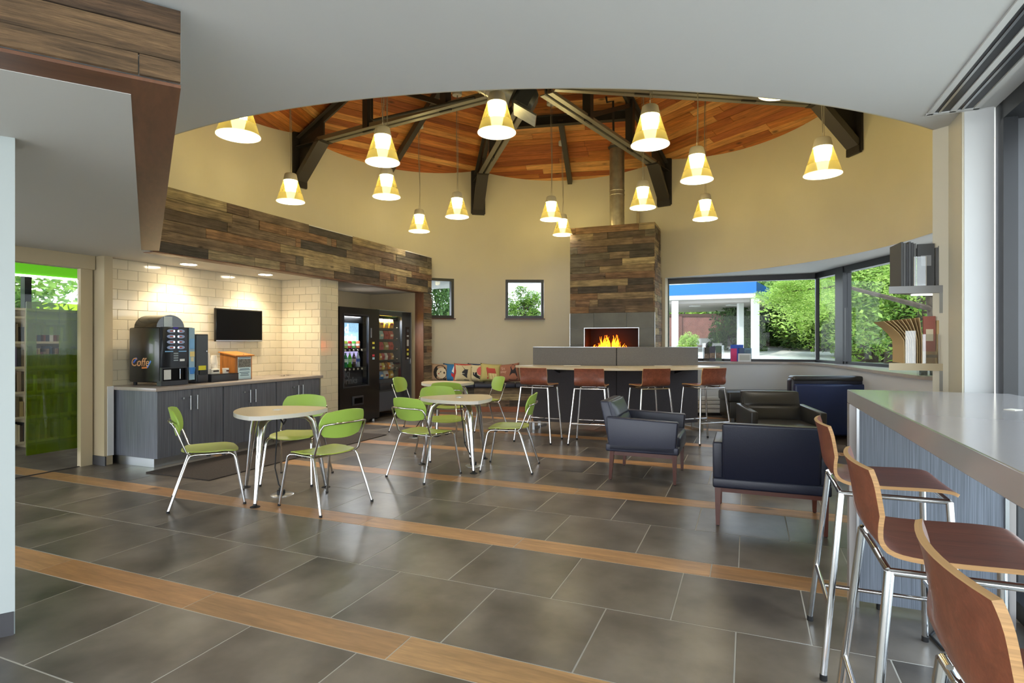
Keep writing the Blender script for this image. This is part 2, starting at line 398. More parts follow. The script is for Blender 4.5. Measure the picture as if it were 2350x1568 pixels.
# --- beam box: planked face towards the camera, brown laminate underneath
beam = empty('trim_1', (0, 0, 0), kind='structure')
fm = MB(); c0 = pc-eB*BW/2
fm.beam(Vector((*(pc-eB*BW/2), LC+.155)), Vector((*(pc-eB*BW/2+dB*LB), LC+.155)), BW, .27)      # leg core
fm.beam(Vector((*(pc-eB*BW+dB*BW/2), LC+.155)), Vector((*(pc-eB*6+dB*BW/2), LC+.155)), BW, .27)
obj('beam_core', fm, M['white'], beam)
def lamin(a, b, w, z, parent, name='underside_panel', m='lam'):
    a = Vector(a); b = Vector(b); d = b-a; L = d.length; ang = math.atan2(d.y, d.x)
    return obj(name, MB().box((0, 0, 0), (L, w, .012)), M[m], parent, loc=((a.x+b.x)/2, (a.y+b.y)/2, z), rz=ang)
lamin(pc-eB*BW/2, pc-eB*BW/2+dB*(LB+.02), BW, LC+.008, beam)
lamin(pc-eB*BW+dB*BW/2, pc-eB*5.2+dB*BW/2, BW, LC+.008, beam)
def planks_on(parent, origin, xdir, L, z0, rows, th=.02, m='barn', mn=.25, mx=1.15, seed=1, out=None, hjit=.0, name='plank'):
    """cladding boards: origin (world, bottom left), xdir unit 2D, rows = list of heights"""
    rr = random.Random(seed); nd = Vector((xdir.y, -xdir.x)) if out is None else out; ang = math.atan2(xdir.y, xdir.x); z = z0
    sgn = 1 if (Vector((math.sin(ang), -math.cos(ang)))-nd).length < 1 else -1
    for h in rows:
        x = 0.0
        while x < L-.01:
            l = rr.uniform(mn, mx)
            if rr.random() < .2: l = rr.uniform(.08, .16)
            if L-x-l < .12: l = L-x
            pr = rr.uniform(-.004, .005)
            me = MB().box((0, 0, 0), (l-.003, th, h-.003)).mesh(name, bevel=.0015, seg=1); me.materials.append(M[m])
            c = origin+xdir*(x+l/2)+nd*(th/2+pr)
            obj(name, me, None, parent, loc=(c.x, c.y, z+h/2), rz=ang)
            x += l
        z += h
planks_on(beam, pc-eB*5.0, eB, 5.0, LC+.015, [.075, .105, .085], seed=3, out=-dB, m='barnn', mn=.5, mx=1.4)

# ================================================================== FASCIA (left, reclaimed wood)
wl = empty('wall_left', (0, 0, 0), kind='structure')
ZF1 = 3.0
V_A, V_B, V_J = 4.08, 9.76, 9.44
obj('fascia_core', MB().uvbox(UF-.2, UF-.024, V_A+.2, V_B, LC+.01, ZF1-.01), M['steeld'], wl)
vd = UV(0, 1).xy-UV(0, 0).xy; ud = UV(1, 0).xy-UV(0, 0).xy
planks_on(wl, UV(UF-.02, V_A).xy, vd, V_B-V_A, LC+.008, [.112, .122, .118, .12, .118, .117], seed=11, out=ud)
planks_on(wl, UV(UF-.02, V_J+.03).xy, vd, V_B-V_J-.03, 0.0, [.127]*18, seed=12, out=ud, mn=.5, mx=.9)
obj('end_core', MB().uvbox(UF-.6, UF-.024, V_J+.012, V_B, 0, LC), M['steeld'], wl)
obj('ledge', MB().uvbox(UF-.2, UF, V_A, V_B, ZF1-.008, ZF1+.004), M['soffit'], wl)
c = UV(UF-.075, (V_A+V_J)/2); obj('underside_trim', MB().box((0, 0, 0), (V_J-V_A, .15, .012)), M['lam'], wl, loc=(c.x, c.y, LC+.0), rz=VANG)
c = UV(UF-.09, V_J+.006); jb = obj('jamb_board', MB().box((0, 0, 0), (LC-.01, .185, .014)), M['lam'], wl)
jb.matrix_local = Matrix.Translation((c.x, c.y, LC/2)) @ Matrix((Vector((0, 0, 1)), Vector((*ud, 0)), Vector((*vd, 0)))).transposed().to_4x4()

# ================================================================== DRUM WALL
HIPS = [math.radians(a) for a in (8, 54.3, 102.6, 149.0, 194, 239, 284, 329)]
ZH, SLH = 4.874, .43; APEX = ZH+SLH*R
def roof_z(x, y):
    d = Vector((x, y))-CEN; r = d.length; a = math.atan2(d.y, d.x) % (2*pi)
    hs = sorted(h % (2*pi) for h in HIPS)
    for i in range(8):
        a0, a1 = hs[i], hs[(i+1) % 8]
        if a1 < a0: a1 += 2*pi
        aa = a if a >= a0 else a+2*pi
        if a0 <= aa <= a1: break
    mid = (a0+a1)/2; half = (a1-a0)/2
    sl = SLH/math.cos(half)
    return APEX-sl*r*math.cos(aa-mid)
A_F0 = math.atan2((UV(UF, V_B).xy-CEN).y, (UV(UF, V_B).xy-CEN).x)       # fascia end (approx 114 deg)
def ang_px(x, far=True):
    r = (x-CX)/F; A = 1+r*r; B = CEN.y+r*CEN.x; c = CEN.length_squared-R*R; D = math.sqrt(B*B-A*c); Y = (B+(D if far else -D))/A
    return math.atan2(Y-CEN.y, r*Y-CEN.x), Y
A_FP = ang_px(1516)[0]
A_R0, A_R1 = math.radians(-11.3), math.radians(-61.6)
wins = []
for (x0, x1, y0, y1) in ((952, 1042, 638, 730), (1160, 1248, 642, 731)):
    a1, Ya = ang_px(x0); a0, Yb = ang_px(x1); Ym = (Ya+Yb)/2
    wins.append((a0, a1, H-(y1-CY)/F*Ym, H+(CY-y0)/F*Ym))
def drum(a0, a1, zlo, steps, name, holes=()):
    br = sorted(set([a0, a1]+[a for w_ in holes for a in w_[:2]]+[a0+(a1-a0)*k/steps for k in range(steps+1)]))
    mb = MB(); T = .14
    for i in range(len(br)-1):
        p, q_ = br[i], br[i+1]; m_ = (p+q_)/2
        segs = [(zlo, None)]
        for w_ in holes:
            if w_[0]-1e-6 < m_ < w_[1]+1e-6: segs = [(zlo, w_[2]), (w_[3], None)]
        for (za, zb) in segs:
            ps = [circ(p), circ(q_), circ(q_, R+T), circ(p, R+T)]
            vs = [(t.x, t.y, za) for t in ps]
            vs += [(t.x, t.y, (zb if zb is not None else roof_z(*circ(b_))+(.12))) for t, b_ in zip(ps, (p, q_, q_, p))]
            mb.add(vs, [(0, 1, 2, 3), (4, 5, 6, 7), (0, 1, 5, 4), (1, 2, 6, 5), (2, 3, 7, 6), (3, 0, 4, 7)])
    me = mb.mesh(name); bm = bmesh.new(); bm.from_mesh(me); bmesh.ops.remove_doubles(bm, verts=bm.verts, dist=1e-4); bm.verts.index_update()
    # inner faces between slices are dropped so the wall is one smooth shell
    seen_ = {}
    for f in bm.faces: seen_.setdefault(tuple(sorted(v.index for v in f.verts)), []).append(f)
    dead = [f for l in seen_.values() if len(l) > 1 for f in l]
    bmesh.ops.delete(bm, geom=dead, context='FACES'); bmesh.ops.recalc_face_normals(bm, faces=bm.faces); bm.to_mesh(me); bm.free()
    return struct(name, me, M['tan'])
drum(A_FP-.02, A_F0+.03, 0, 80, 'wall_back', wins)
drum(A_R0, A_FP-.02, HS+.001, 60, 'wall_right')
drum(A_R1, A_R0, 0, 50, 'wall_right')
drum(A_F0+.03, A_R1+2*pi, HS+.001, 180, 'wall_front')
# lower back piece of the drum behind the fascia
# windows in the drum
for i, w_ in enumerate(wins):
    am = (w_[0]+w_[1])/2; wd = 2*R*math.sin((w_[1]-w_[0])/2); c = circ(am, R+.05); rz = am-pi/2
    wn = empty('window_%d' % (i+1), (c.x, c.y, (w_[2]+w_[3])/2), rz, kind='structure'); hh = w_[3]-w_[2]
    mb = MB(); t = .055
    mb.box((0, 0, hh/2-t/2), (wd+.02, .12, t)); mb.box((0, 0, -hh/2+t/2), (wd+.02, .12, t))
    mb.box((wd/2-t/2, 0, 0), (t, .12, hh-2*t)); mb.box((-wd/2+t/2, 0, 0), (t, .12, hh-2*t))
    obj('window_frame', mb, M['black'], wn)
    obj('pane', MB().box((0, .02, 0), (wd-2*t, .006, hh-2*t)), M['wglass'], wn)
    obj('window_sill', MB().box((0, -.06, -hh/2-.012), (wd+.04, .14, .02)), M['cherry'], wn)

# ================================================================== WOOD ROOF
roof = empty('ceiling', (0, 0, 0), kind='structure')
RO = R+.22
bw = .138
back = MB(); hs_ = sorted(h % (2*pi) for h in HIPS)
for i in range(8):
    a0, a1 = hs_[i], hs_[(i+1) % 8]
    if a1 < a0: a1 += 2*pi
    r0 = RO*1.1
    P0 = Vector((CEN.x, CEN.y, APEX+.06)); P1 = Vector((*circ(a0, r0), APEX-SLH*r0+.06)); P2 = Vector((*circ(a1, r0), APEX-SLH*r0+.06))
    back.add([P0, P1, P2, P0+Vector((0, 0, .1)), P1+Vector((0, 0, .1)), P2+Vector((0, 0, .1))], [(0, 1, 2), (3, 5, 4), (0, 1, 4, 3), (1, 2, 5, 4), (2, 0, 3, 5)])
    mid, half = (a0+a1)/2, (a1-a0)/2; inview = -10 < math.degrees(mid if mid < pi*1.6 else mid-2*pi) < 176
    if not inview: continue
    dm = Vector((math.cos(mid), math.sin(mid))); tm_ = Vector((-dm.y, dm.x)); sl_ = SLH/math.cos(half); cs_ = 1/math.sqrt(1+sl_*sl_)
    nrm = Vector((dm.x*sl_, dm.y*sl_, 1)).normalized(); down = Vector((dm.x, dm.y, -sl_)).normalized()
    rr = random.Random(i); dist = RO*1.04; k = 0
    while dist-bw*cs_ > 0.5:
        da, db = dist-bw*cs_, dist              # inner and outer plan distance of this row
        wa, wb = da*math.tan(half), db*math.tan(half)
        cuts = [-1, rr.uniform(-.45, .55), 1] if db > 1.5 else [-1, 1]
        for j in range(len(cuts)-1):
            xa0, xa1, xb0, xb1 = [wa*cuts[j] if cuts[j] == -1 else wb*cuts[j], wa*cuts[j+1] if cuts[j+1] == 1 else wb*cuts[j+1], wb*cuts[j], wb*cuts[j+1]]
            cen = Vector((CEN.x, CEN.y, 0))+Vector((dm.x, dm.y, 0))*((da+db)/2)+Vector((tm_.x, tm_.y, 0))*((xb0+xb1)/2); cen.z = APEX-sl_*(da+db)/2
            ox = (xb0+xb1)/2; g = .0025; hy = bw/2-g
            # local frame: x along board, y down the slope, z up out of the room
            pts = [(xa0-ox+g, -hy), (xa1-ox-g, -hy), (xb1-ox-g, hy), (xb0-ox+g, hy)]
            mbp = MB().add([(x, y, 0) for x, y in pts]+[(x, y, .02) for x, y in pts], [(3, 2, 1, 0), (4, 5, 6, 7), (0, 1, 5, 4), (1, 2, 6, 5), (2, 3, 7, 6), (3, 0, 4, 7)])
            me = mbp.mesh('ceiling_board'); me.materials.append(M['cedar'])
            o = bpy.data.objects.new('ceiling_board', me); C.objects.link(o); o.parent = roof
            X = Vector((tm_.x, tm_.y, 0)); Yv = down; Z = X.cross(Yv)
            if Z.z < 0: X = -X; Z = -Z; me.transform(Matrix.Scale(-1, 4, Vector((1, 0, 0)))); me.flip_normals()
            o.matrix_local = Matrix.Translation(cen+Vector((0, 0, rr.uniform(0, .004)))) @ Matrix((X, Yv, Z)).transposed().to_4x4()
        dist = da; k += 1
obj('roof_deck', back, M['steeld'], roof)

# ================================================================== TRUSSES
ZB = 4.63
def truss(a, lab, full=True):
    t = empty('roof_truss', (CEN.x, CEN.y, ZB), a, lab, 'truss', 'steel roof trusses of the rotunda')
    # local x = outward radius, z relative to ZB
    def z_of(r): return APEX-SLH*r-ZB
    w2 = .05
    b = MB()
    for s in (-1, 1):
        b.box(((R-.5)/2+.15, s*(w2+.012), .0), (R-.5-.25, .075, .012)); b.box(((R-.5)/2+.15, s*.022, .05), (R-.5-.25, .01, .1))
    obj('bottom_chord', b, M['steell'], t)
    tc_ = MB(); r0, r1 = .25, R-.02
    for s in (-1, 1): tc_.beam((r0, s*.055, z_of(r0)-.10), (r1, s*.055, z_of(r1)-.10), .06, .012); 
    tc_.beam((r0, 0, z_of(r0)-.1), (r1, 0, z_of(r1)-.1), .03, .17)
    obj('top_chord', tc_, M['steel'], t)
    for r in (1.44, 2.95):
        p_ = MB().box((r, 0, (z_of(r)-.1+.02)/2), (.1, .13, z_of(r)-.12)); p_.box((r, 0, .04), (.2, .03, .12)); obj('post', p_, M['steeld'], t)
    d = MB().beam((1.44, 0, .08), (2.95, 0, z_of(2.95)-.18), .07, .07); obj('diagonal', d, M['steeld'], t)
    d = MB().beam((1.44, 0, z_of(1.44)-.2), (.3, 0, .08), .07, .07); obj('diagonal', d, M['steeld'], t)
    g = MB().add([(R-.62, -.015, .0), (R-.02, -.015, .0), (R-.02, -.015, z_of(R)-.05), (R-.62, -.015, z_of(R-.62)-.1),
                  (R-.62, .015, .0), (R-.02, .015, .0), (R-.02, .015, z_of(R)-.05), (R-.62, .015, z_of(R-.62)-.1)],
                 [(0, 1, 2, 3), (4, 5, 6, 7), (0, 1, 5, 4), (1, 2, 6, 5), (2, 3, 7, 6), (3, 0, 4, 7)])
    g.add([(R-.55, -.012, 0), (R-.02, -.012, 0), (R-.02, -.012, -.5), (R-.55, .012, 0), (R-.02, .012, 0), (R-.02, .012, -.5)], [(0, 1, 2), (3, 5, 4), (0, 1, 4, 3), (1, 2, 5, 4), (2, 0, 3, 5)])
    g.box((R-.35, 0, -.005), (.7, .22, .012))
    obj('gusset_plate', g, M['steeld'], t)
    wp = MB().box((R-.02, 0, -.17), (.03, .29, .95)); wp.box((R-.035, 0, -.62), (.04, .25, .1)); obj('wall_plate', wp, M['steeld'], t)
    st_ = MB().beam((R-.6, 0, .0), (R-.05, 0, -.56), .22, .03)
    for s in (-1, 1): st_.beam((R-.58, s*.1, .03), (R-.03, s*.1, -.53), .012, .07)
    obj('strut', st_, M['steel'], t)
    return t
for a, l in zip(HIPS[:4], ('grey steel truss ending on the right wall beside the tan column', 'grey steel truss running down behind the flue pipe', 'grey steel truss ending on the back wall left of the fireplace', 'grey steel truss ending on the left wall above the wood cladding')):
    truss(a, l)
for a, l in ((HIPS[4], 'grey steel truss mostly hidden above the white soffit at left'), (HIPS[7], 'grey steel truss mostly hidden above the white soffit at right')): truss(a, l)
def purlin(a0, a1, r, lab):
    z = APEX-SLH*r-.22; p = Vector((*circ(a0, r), z)); q_ = Vector((*circ(a1, r), z))
    t = empty('purlin_beam', (0, 0, 0), 0, lab, 'beam', 'beams tying the trusses')
    b = MB().beam(p, q_, .012, .16); obj('web', b, M['steeld'], t)
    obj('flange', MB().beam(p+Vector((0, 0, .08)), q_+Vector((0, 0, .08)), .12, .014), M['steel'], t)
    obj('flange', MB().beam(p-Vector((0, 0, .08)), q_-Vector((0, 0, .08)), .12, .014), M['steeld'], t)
    m_ = (p+q_)/2; o = Vector((*circ((a0+a1)/2, R-.05), 0)); o.z = roof_z(o.x, o.y)-.07; m2 = m_+Vector((0, 0, .02))
    obj('rafter_stub', MB().beam(m2, o, .09, .12), M['steel'], t)
purlin(HIPS[1], HIPS[2], 3.1, 'dark steel beam joining two trusses over the fireplace')
purlin(HIPS[2], HIPS[3], 1.3, 'dark steel beam joining two trusses near the round duct')
hub = empty('roof_hub', (CEN.x, CEN.y, ZB), 0, 'steel ring joining all trusses at the rotunda centre', 'hub')
obj('ring', MB().lathe([(.12, .1), (.15, .1), (.15, .45), (.12, .45)], 16), M['steel'], hub)
# sprinkler pipes
def pipe(name, pts, r, m, lab, cat='pipe'):
    return tag(obj(name, MB().tube(pts, r, 10), m, smooth=True), lab, cat)
pipe('sprinkler_pipe', [PY(853, 200, 8.2), PY(853, 272, 8.2), PY(858, 276, 8.2), PY(1090, 224, 7.6)], .02, M['steeld'], 'dark sprinkler pipe bending under the left truss')
pipe('sprinkler_pipe', [PY(1391, 222, 9.3), PY(1393, 235, 9.3), PY(1407, 232, 9.3), PY(1408, 320, 9.3)], .018, M['steeld'], 'dark sprinkler drop pipe over the fireplace')
# duct
du = empty('air_duct', (0, 0, 0), 0, 'round galvanised air duct ending in a boxed elbow at the roof centre', 'duct')
ap, bp_ = PY(1085, 168, 7.0), PY(1180, 219, 7.0); dd = (bp_-ap)
obj('spiral_duct', MB().tube([ap-dd*.3, ap, bp_], .165, 20), M['galv'], du, smooth=True)
sm = MB()
for k in range(7): sm.tube([ap+dd*(k/7), ap+dd*(k/7+.03)], .171, 20)
obj('duct_seams', sm, M['galv'], du, smooth=True)
ex = MB(); x_ = dd.normalized(); bc = bp_+x_*.12
ex.beam(bc-x_*.1, bc+x_*.16, .32, .30); obj('boxed_end', ex, M['gun'], du, bevel=.05, seg=1)
obj('box_flange', MB().beam(bc-x_*.12+Vector((0, 0, -.16)), bc+x_*.18+Vector((0, 0, -.17)), .36, .02), M['galv'], du)

# ================================================================== LEFT NICHE: tiled walls, pier, vending alcove
UT = -6.6; VC0, VC1 = 4.195, 6.70
wt = empty('wall_tiled', (0, 0, 0), kind='structure')
obj('tile_backing', MB().uvbox(UT-.12, UT+.002, 4.16, 6.86, 0, LC), M['bgrout'], wt)
obj('side_backing', MB().uvbox(UT-.1, -5.85+.002, 6.749, 7.14, 0, LC), M['bgrout'], wt)
BL, BH = .235, .1145
bk = MB().box((0, 0, 0), (BL-.004, .014, BH-.004)).mesh('brick', bevel=.0018, seg=1); bk.materials.append(M['brick'])
bhf = MB().box((0, 0, 0), (BL/2-.004, .014, BH-.004)).mesh('brick', bevel=.0018, seg=1); bhf.materials.append(M['brick'])
def bricks(a, b, z0, z1, off, fixed, axis, zph=0):
    """axis 'v': along v at u=fixed ; 'u': along u at v=fixed"""
    k = 0; z = z1
    while z > z0+.03:
        zc = z-BH/2; x = a-(BL/2 if (k+off) % 2 else 0)
        while x < b-.03:
            l0, l1 = max(x, a), min(x+BL, b); l = l1-l0
            if l > .03:
                if abs(l-BL) < .012: me = bk
                elif abs(l-BL/2) < .012: me = bhf
                else: me = MB().box((0, 0, 0), (l-.004, .014, BH-.004)).mesh('brick', bevel=.0018, seg=1); me.materials.append(M['brick'])
                m_ = (l0+l1)/2
                p = UV(fixed-.001, m_, zc) if axis == 'v' else UV(m_, fixed+.001, zc)
                obj('brick', me, None, wt, loc=p, rz=(VANG if axis == 'v' else UANG))
            x += BL
        z -= BH; k += 1
bricks(4.165, 6.75, .86, LC-.002, 0, UT, 'v')
bricks(UT+.008, -5.85, .86, LC-.002, 1, 6.75, 'u')
bricks(6.75, 7.14, .0, LC-.002, 1, -5.85, 'v')
# pier between glass wall and tiles
pr = struct('wall_pier', MB().uvbox(-6.72, -6.485, 4.07, 4.16, 0, LC), M['beige'])
struct('trim_2', MB().uvbox(-6.50, -6.475, 4.10, 4.165, .1, .86), M['white'])
struct('baseboard_left', MB().uvbox(-6.73, -6.45, 4.055, 4.07, 0, .1), M['dkbase'])
# alcove
al = MB(); al.uvbox(-7.05, -6.935, 7.14, 9.46, 0, LC); al.uvbox(-6.95, UF-.1, 9.44, 9.5, 0, LC); al.uvbox(-6.95, -5.86, 7.13, 7.15, 0, LC)
struct('wall_alcove', al, M['beige'])
# wall in front left (near)
pn = P(35, 1462, 0); pn = Vector((-2.295, 2.64, 0)); dn = Vector((-math.sin(TH), -math.cos(TH)))
nw = MB().prism([(pn.x, pn.y), (pn.x-1.7, pn.y-1.15), (pn.x-1.75, pn.y-1.02), (pn.x-.15, pn.y+.13)], 0, LC+.01)
struct('wall_near', nw, M['pale'])
nb = MB().prism([(pn.x+.004, pn.y-.01), (pn.x-1.7, pn.y-1.16), (pn.x-1.75, pn.y-1.02), (pn.x-.14, pn.y+.13)], 0, .105)
struct('baseboard_near', nb, M['dkbase'])

# downlights in the low soffit
for i, (x, y) in enumerate(((433, 607), (609, 630.5))):
    p = P(x, y, LC)
    d = empty('downlight', (p.x, p.y, LC-.001), 0, 'round recessed downlight above the %s' % ('coffee machine' if i == 0 else 'wall television'), 'ceiling light', 'downlights over the coffee counter')
    obj('trim_ring', MB().lathe([(.085, 0), (.1, -.004), (.1, .006), (.085, .006)], 24, cap=False), M['white'], d)
    obj('lens', MB().lathe([(.0001, -.002), (.086, -.002), (.086, .004)], 24), M['dl'], d)
    ld = bpy.data.lights.new('downlight_lamp', 'SPOT'); ld.energy = 15; ld.spot_size = 2.2; ld.spot_blend = .6; ld.color = (1, .84, .62); ld.shadow_soft_size = .08
    lo = bpy.data.objects.new('downlight_lamp', ld); C.objects.link(lo); lo.location = (p.x, p.y, LC-.03); lo.parent = None
p = UV(-6.3, 8.4, LC-.02)
ld = bpy.data.lights.new('alcove_fill', 'SPOT'); ld.energy = 60; ld.spot_size = 2.4; ld.spot_blend = .6; ld.color = (1, .84, .62); ld.shadow_soft_size = .08  # added fill spot without a fixture, brightens the alcove wall
lo = bpy.data.objects.new('alcove_fill', ld); C.objects.link(lo); lo.location = p

# ================================================================== COFFEE COUNTER
UC = -5.82
for i in range(3):
    v0 = VC0+i*.835+(0 if i else 0); v1 = v0+.83
    o = UV(UC, v0); cb = empty('base_cabinet', (o.x, o.y, 0), UANG, ['dark grey laminate base cabinet under the coffee machine, with exposed end panel', 'dark grey laminate base cabinet under the suggestion box', 'dark grey laminate base cabinet at the tiled pier end'][i], 'cabinet', 'base cabinets of the coffee counter')
    obj('body', MB().box((-.385, .415, .455), (.73, .828, .72)), M['zebra'], cb)
    obj('plinth', MB().box((-.40, .415, .047), (.70, .828, .092)), M['alu'], cb)
    for j in range(2):
        dr = obj('door', MB().box((0, 0, 0), (.02, .411, .715)), M['zebra'], cb, bevel=.0015, seg=1, loc=(-.01, .2075+j*.415, .455))
        hy = .165 if j == 0 else -.165
        hb = MB().tube([(.045, hy, .13), (.045, hy, .29)], .007, 10)
        for zz in (.155, .265): hb.tube([(.005, hy, zz), (.045, hy, zz)], .004, 8)
        obj('handle', hb, M['alu'], dr, smooth=True)
        if j == 0: obj('lock', MB().tube([(.01, .09, .265), (.03, .09, .265)], .011, 12), M['alu'], dr, smooth=True)
wk = MB().uvbox(UT+.006, UC+.025, 4.165, 6.748, .818, .856)
tag(obj('countertop', wk, M['quartz'], bevel=.004), 'grey-brown quartz countertop on the coffee cabinets', 'countertop')
# floor mat
tag(obj('floor_mat', MB().uvbox(-5.72, -4.82, 4.0, 6.95, .001, .011), M['mat'], bevel=.003, seg=1), 'dark brown ribbed floor mat in front of the coffee cabinets', 'mat')
# tv
o = UV(UT+.01, 5.905, 1.577); tv = empty('television', o, UANG, 'black flat screen television on the tiled wall', 'television')
obj('case', MB().box((.055, 0, 0), (.035, .79, .445)), M['blackp'], tv, bevel=.006)
obj('screen', MB().box((.0745, 0, .006), (.003, .76, .40)), M['screen'], tv)
obj('wall_bracket', MB().box((.018, 0, 0), (.036, .3, .22)), M['steeld'], tv)
obj('bottom_trim', MB().box((.076, 0, -.212), (.003, .78, .012)), M['alu'], tv)
# coffee machine  (local x = front, y = along the counter)
o = UV(-6.0, 4.36, .856); cm = empty('coffee_machine', o, UANG, 'black coffee vending machine with eight oval buttons on the counter', 'coffee machine')
obj('body', MB().box((-.27, .21, .345), (.5, .42, .62)), M['blackp'], cm, bevel=.02)
fr = MB(); fr.prism([(-.02, .01), (.0, .03), (.012, .12), (.012, .30), (.0, .40), (-.02, .415)], .2, .66); obj('front_door', fr, mat('satin_black', '22262c', .3, .3), cm, bevel=.004, seg=1)
for s in (.08, .27, .37) : pass
for yy in (-.0,):
    ft = MB()
    for xx in (-.48, -.08):
        for y2 in (.05, .37): ft.lathe([(.02, 0), (.02, .04)], 10, (xx, y2, 0))
    obj('feet', ft, M['rub'], cm)
hop = MB(); pr_ = []
for k in range(13):
    a = pi*k/12; pr_.append((-.27+.2*math.cos(a), .655+.14*math.sin(a)))
hv = [(x, .03, z) for x, z in pr_]+[(x, .30, z) for x, z in pr_]; nn = 13
# dome axis runs along x here: swap so that it shows as an arch from the room
hv = [(-.45, .185-.17*math.cos(pi*k/12), .655+.145*math.sin(pi*k/12)) for k in range(13)]+[(-.08, .185-.17*math.cos(pi*k/12), .655+.145*math.sin(pi*k/12)) for k in range(13)]
obj('bean_hopper', MB().add(hv, [tuple(range(13)), tuple(range(13, 26))[::-1]]+[(k, k+1, 14+k, 13+k) for k in range(12)]+[(0, 13, 25, 12)]), mat('smoked_plastic', '1c1b19', .15, coat=.4), cm, smooth=30)
obj('hopper_label', MB().prism([(-.079, .10), (-.076, .10), (-.076, .20), (-.079, .20)], .665, .78), flat('b9c6cc'), cm)
oval = MB()
for j, y in enumerate((.115, .235)):
    for k in range(4):
        b_ = []; z = .615-k*.062
        pts = [(.0145, y+.048*math.cos(2*pi*i/20), z+.02*math.sin(2*pi*i/20)) for i in range(20)]
        q2 = [(.02, p_[1], p_[2]) for p_ in pts]
        MBo = MB().add(pts+q2, [tuple(range(20)), tuple(range(20, 40))]+[(i, (i+1) % 20, 20+(i+1) % 20, 20+i) for i in range(20)])
        bt = obj('button', MBo, flat('8fa0c8', .3), cm)
        obj('button_mark', MB().box((.0215, y+(.012 if j == 0 else -.012), z), (.002, .05, .013)), flat('b4533a', .4), bt)
        obj('button_light', MB().box((.0225, y+(.034 if j == 0 else -.034), z), (.003, .018, .022)), M['chrome'], bt)
obj('badge', MB().box((.014, .175, .65), (.004, .06, .02)), flat('4a3fa8'), cm)
for y in (.095, .26): obj('label_strip', MB().box((.014, y, .385), (.004, .095, .012)), flat('7fb0d8'), cm)
for k in range(4): obj('notice_line', MB().box((.014, .178, .362-k*.026), (.003, .055, .014)), flat('8f9aa0'), cm)
obj('white_notice', MB().box((.014, .255, .285), (.003, .06, .026)), flat('d8dcdc'), cm)
bay = MB(); bay.box((.0, .165, .20), (.03, .32, .012)); bay.box((.0, .012, .12), (.03, .014, .16)); bay.box((.0, .32, .12), (.03, .014, .16)); bay.box((-.02, .165, .03), (.07, .33, .05)); obj('cup_bay_frame', bay, M['gun'], cm)
obj('cup_bay_back', MB().box((-.018, .165, .12), (.006, .3, .16)), M['screen'], cm)
obj('cup_notice', MB().box((.0, .085, .125), (.003, .085, .11)), flat('c9cccb'), cm)
obj('cup_bay_post', MB().tube([(.004, .235, .07), (.004, .235, .185)], .006, 8), M['chrome'], cm)
ad = obj('advert_panel', MB().prism([(.012, .345), (-.005, .43), (-.02, .43), (0, .345)], .05, .655), flat('8fb6cf', .3), cm)
obj('cup_picture', MB().lathe([(.0001, 0), (.03, 0), (.042, .075), (.0001, .075)], 16, (-.0, .385, .12)), flat('3f7fc4', .3), cm)
obj('advert_swoosh', MB().box((.008, .385, .47), (.01, .06, .12)), flat('6fa6d6', .3), cm)
obj('advert_glow', MB().box((.008, .385, .35), (.01, .06, .06)), flat('d8c47c', .3), cm)
obj('advert_code_blank', MB().box((.009, .385, .29), (.01, .035, .05)), flat('cfc9a6', .4), cm)
text('coffee_lettering', 'Coffe', .135, flat('cf9a6a', .4), cm, (-.33, -.002, .26), (pi/2, 0, 0), shear=.2)
for (a, b_, col) in (((-.44, -.001, .255), (-.38, -.001, .31), '4a6fd0'), ((-.30, -.001, .2), (-.21, -.001, .205), 'd07a3a'), ((-.21, -.001, .205), (-.15, -.001, .28), '4a7fd8')):
    obj('swoosh', MB().beam(a, b_, .004, .02), flat(col, .4), cm, bevel=.001)
# payment unit
o = UV(-6.05, 4.83, .856); pu = empty('payment_unit', o, UANG, 'narrow black coin and note unit beside the coffee machine', 'payment unit')
obj('case', MB().box((-.15, .09, .295), (.3, .18, .58)), M['gun'], pu, bevel=.006)
obj('door', MB().box((.004, .09, .3), (.008, .16, .54)), mat('slate_panel', '3b4148', .35), pu)
obj('lock', MB().tube([(.005, .145, .38), (.02, .145, .38)], .01, 12), M['chrome'], pu)
obj('yellow_label', MB().box((.009, .09, .18), (.004, .1, .055)), flat('d8d23a'), pu)
obj('note_slot', MB().box((.012, .1, .13), (.02, .11, .05)), M['blackp'], pu)
obj('coin_tray', MB().box((.008, .09, .06), (.012, .13, .08)), M['gun'], pu, bevel=.003)
# cup tray and cups
o = UV(-6.3, 5.04, .856); tr = empty('cup_tray', o, UANG, 'grey tray box holding cup stacks on the coffee counter', 'tray')
obj('box', MB().box((.135, .2, .045), (.27, .4, .09)), M['gun'], tr, bevel=.004)
obj('rim', MB().box((.135, .2, .093), (.275, .405, .006)), M['blackp'], tr)
def stack(name, u, v, z, n, r0, r1, hh, lab, m='paper'):
    o = UV(u, v, z); s = empty(name, o, 0, lab, 'cups', 'cup stacks on the tray')
    for k in range(n):
        obj('cup', MB().lathe([(r0, 0), (r1, hh), (r1+.003, hh), (r1+.003, hh-.008), (r0*.9, .004)], 16), M[m], s, smooth=30, loc=(0, 0, 0), rot=(0, 0, 0)).location = (0, 0, k*.016)
    return s
M['cup'] = mat('paper_cup', 'e2dcd0', .6)
def inv(name, u, v, z, n, lab):
    o = UV(u, v, z); s = empty(name, o, 0, lab, 'cups', 'cup stacks on the tray')
    for k in range(n): obj('cup', MB().lathe([(.043, 0), (.045, .004), (.031, .1), (.0001, .1)], 16), M['cup'], s, smooth=30, loc=(0, 0, k*.016))
    return s
inv('cup_stack', -6.17, 5.09, .953, 11, 'taller stack of upturned white paper cups')
inv('cup_stack', -6.17, 5.19, .953, 9, 'shorter stack of upturned white paper cups')
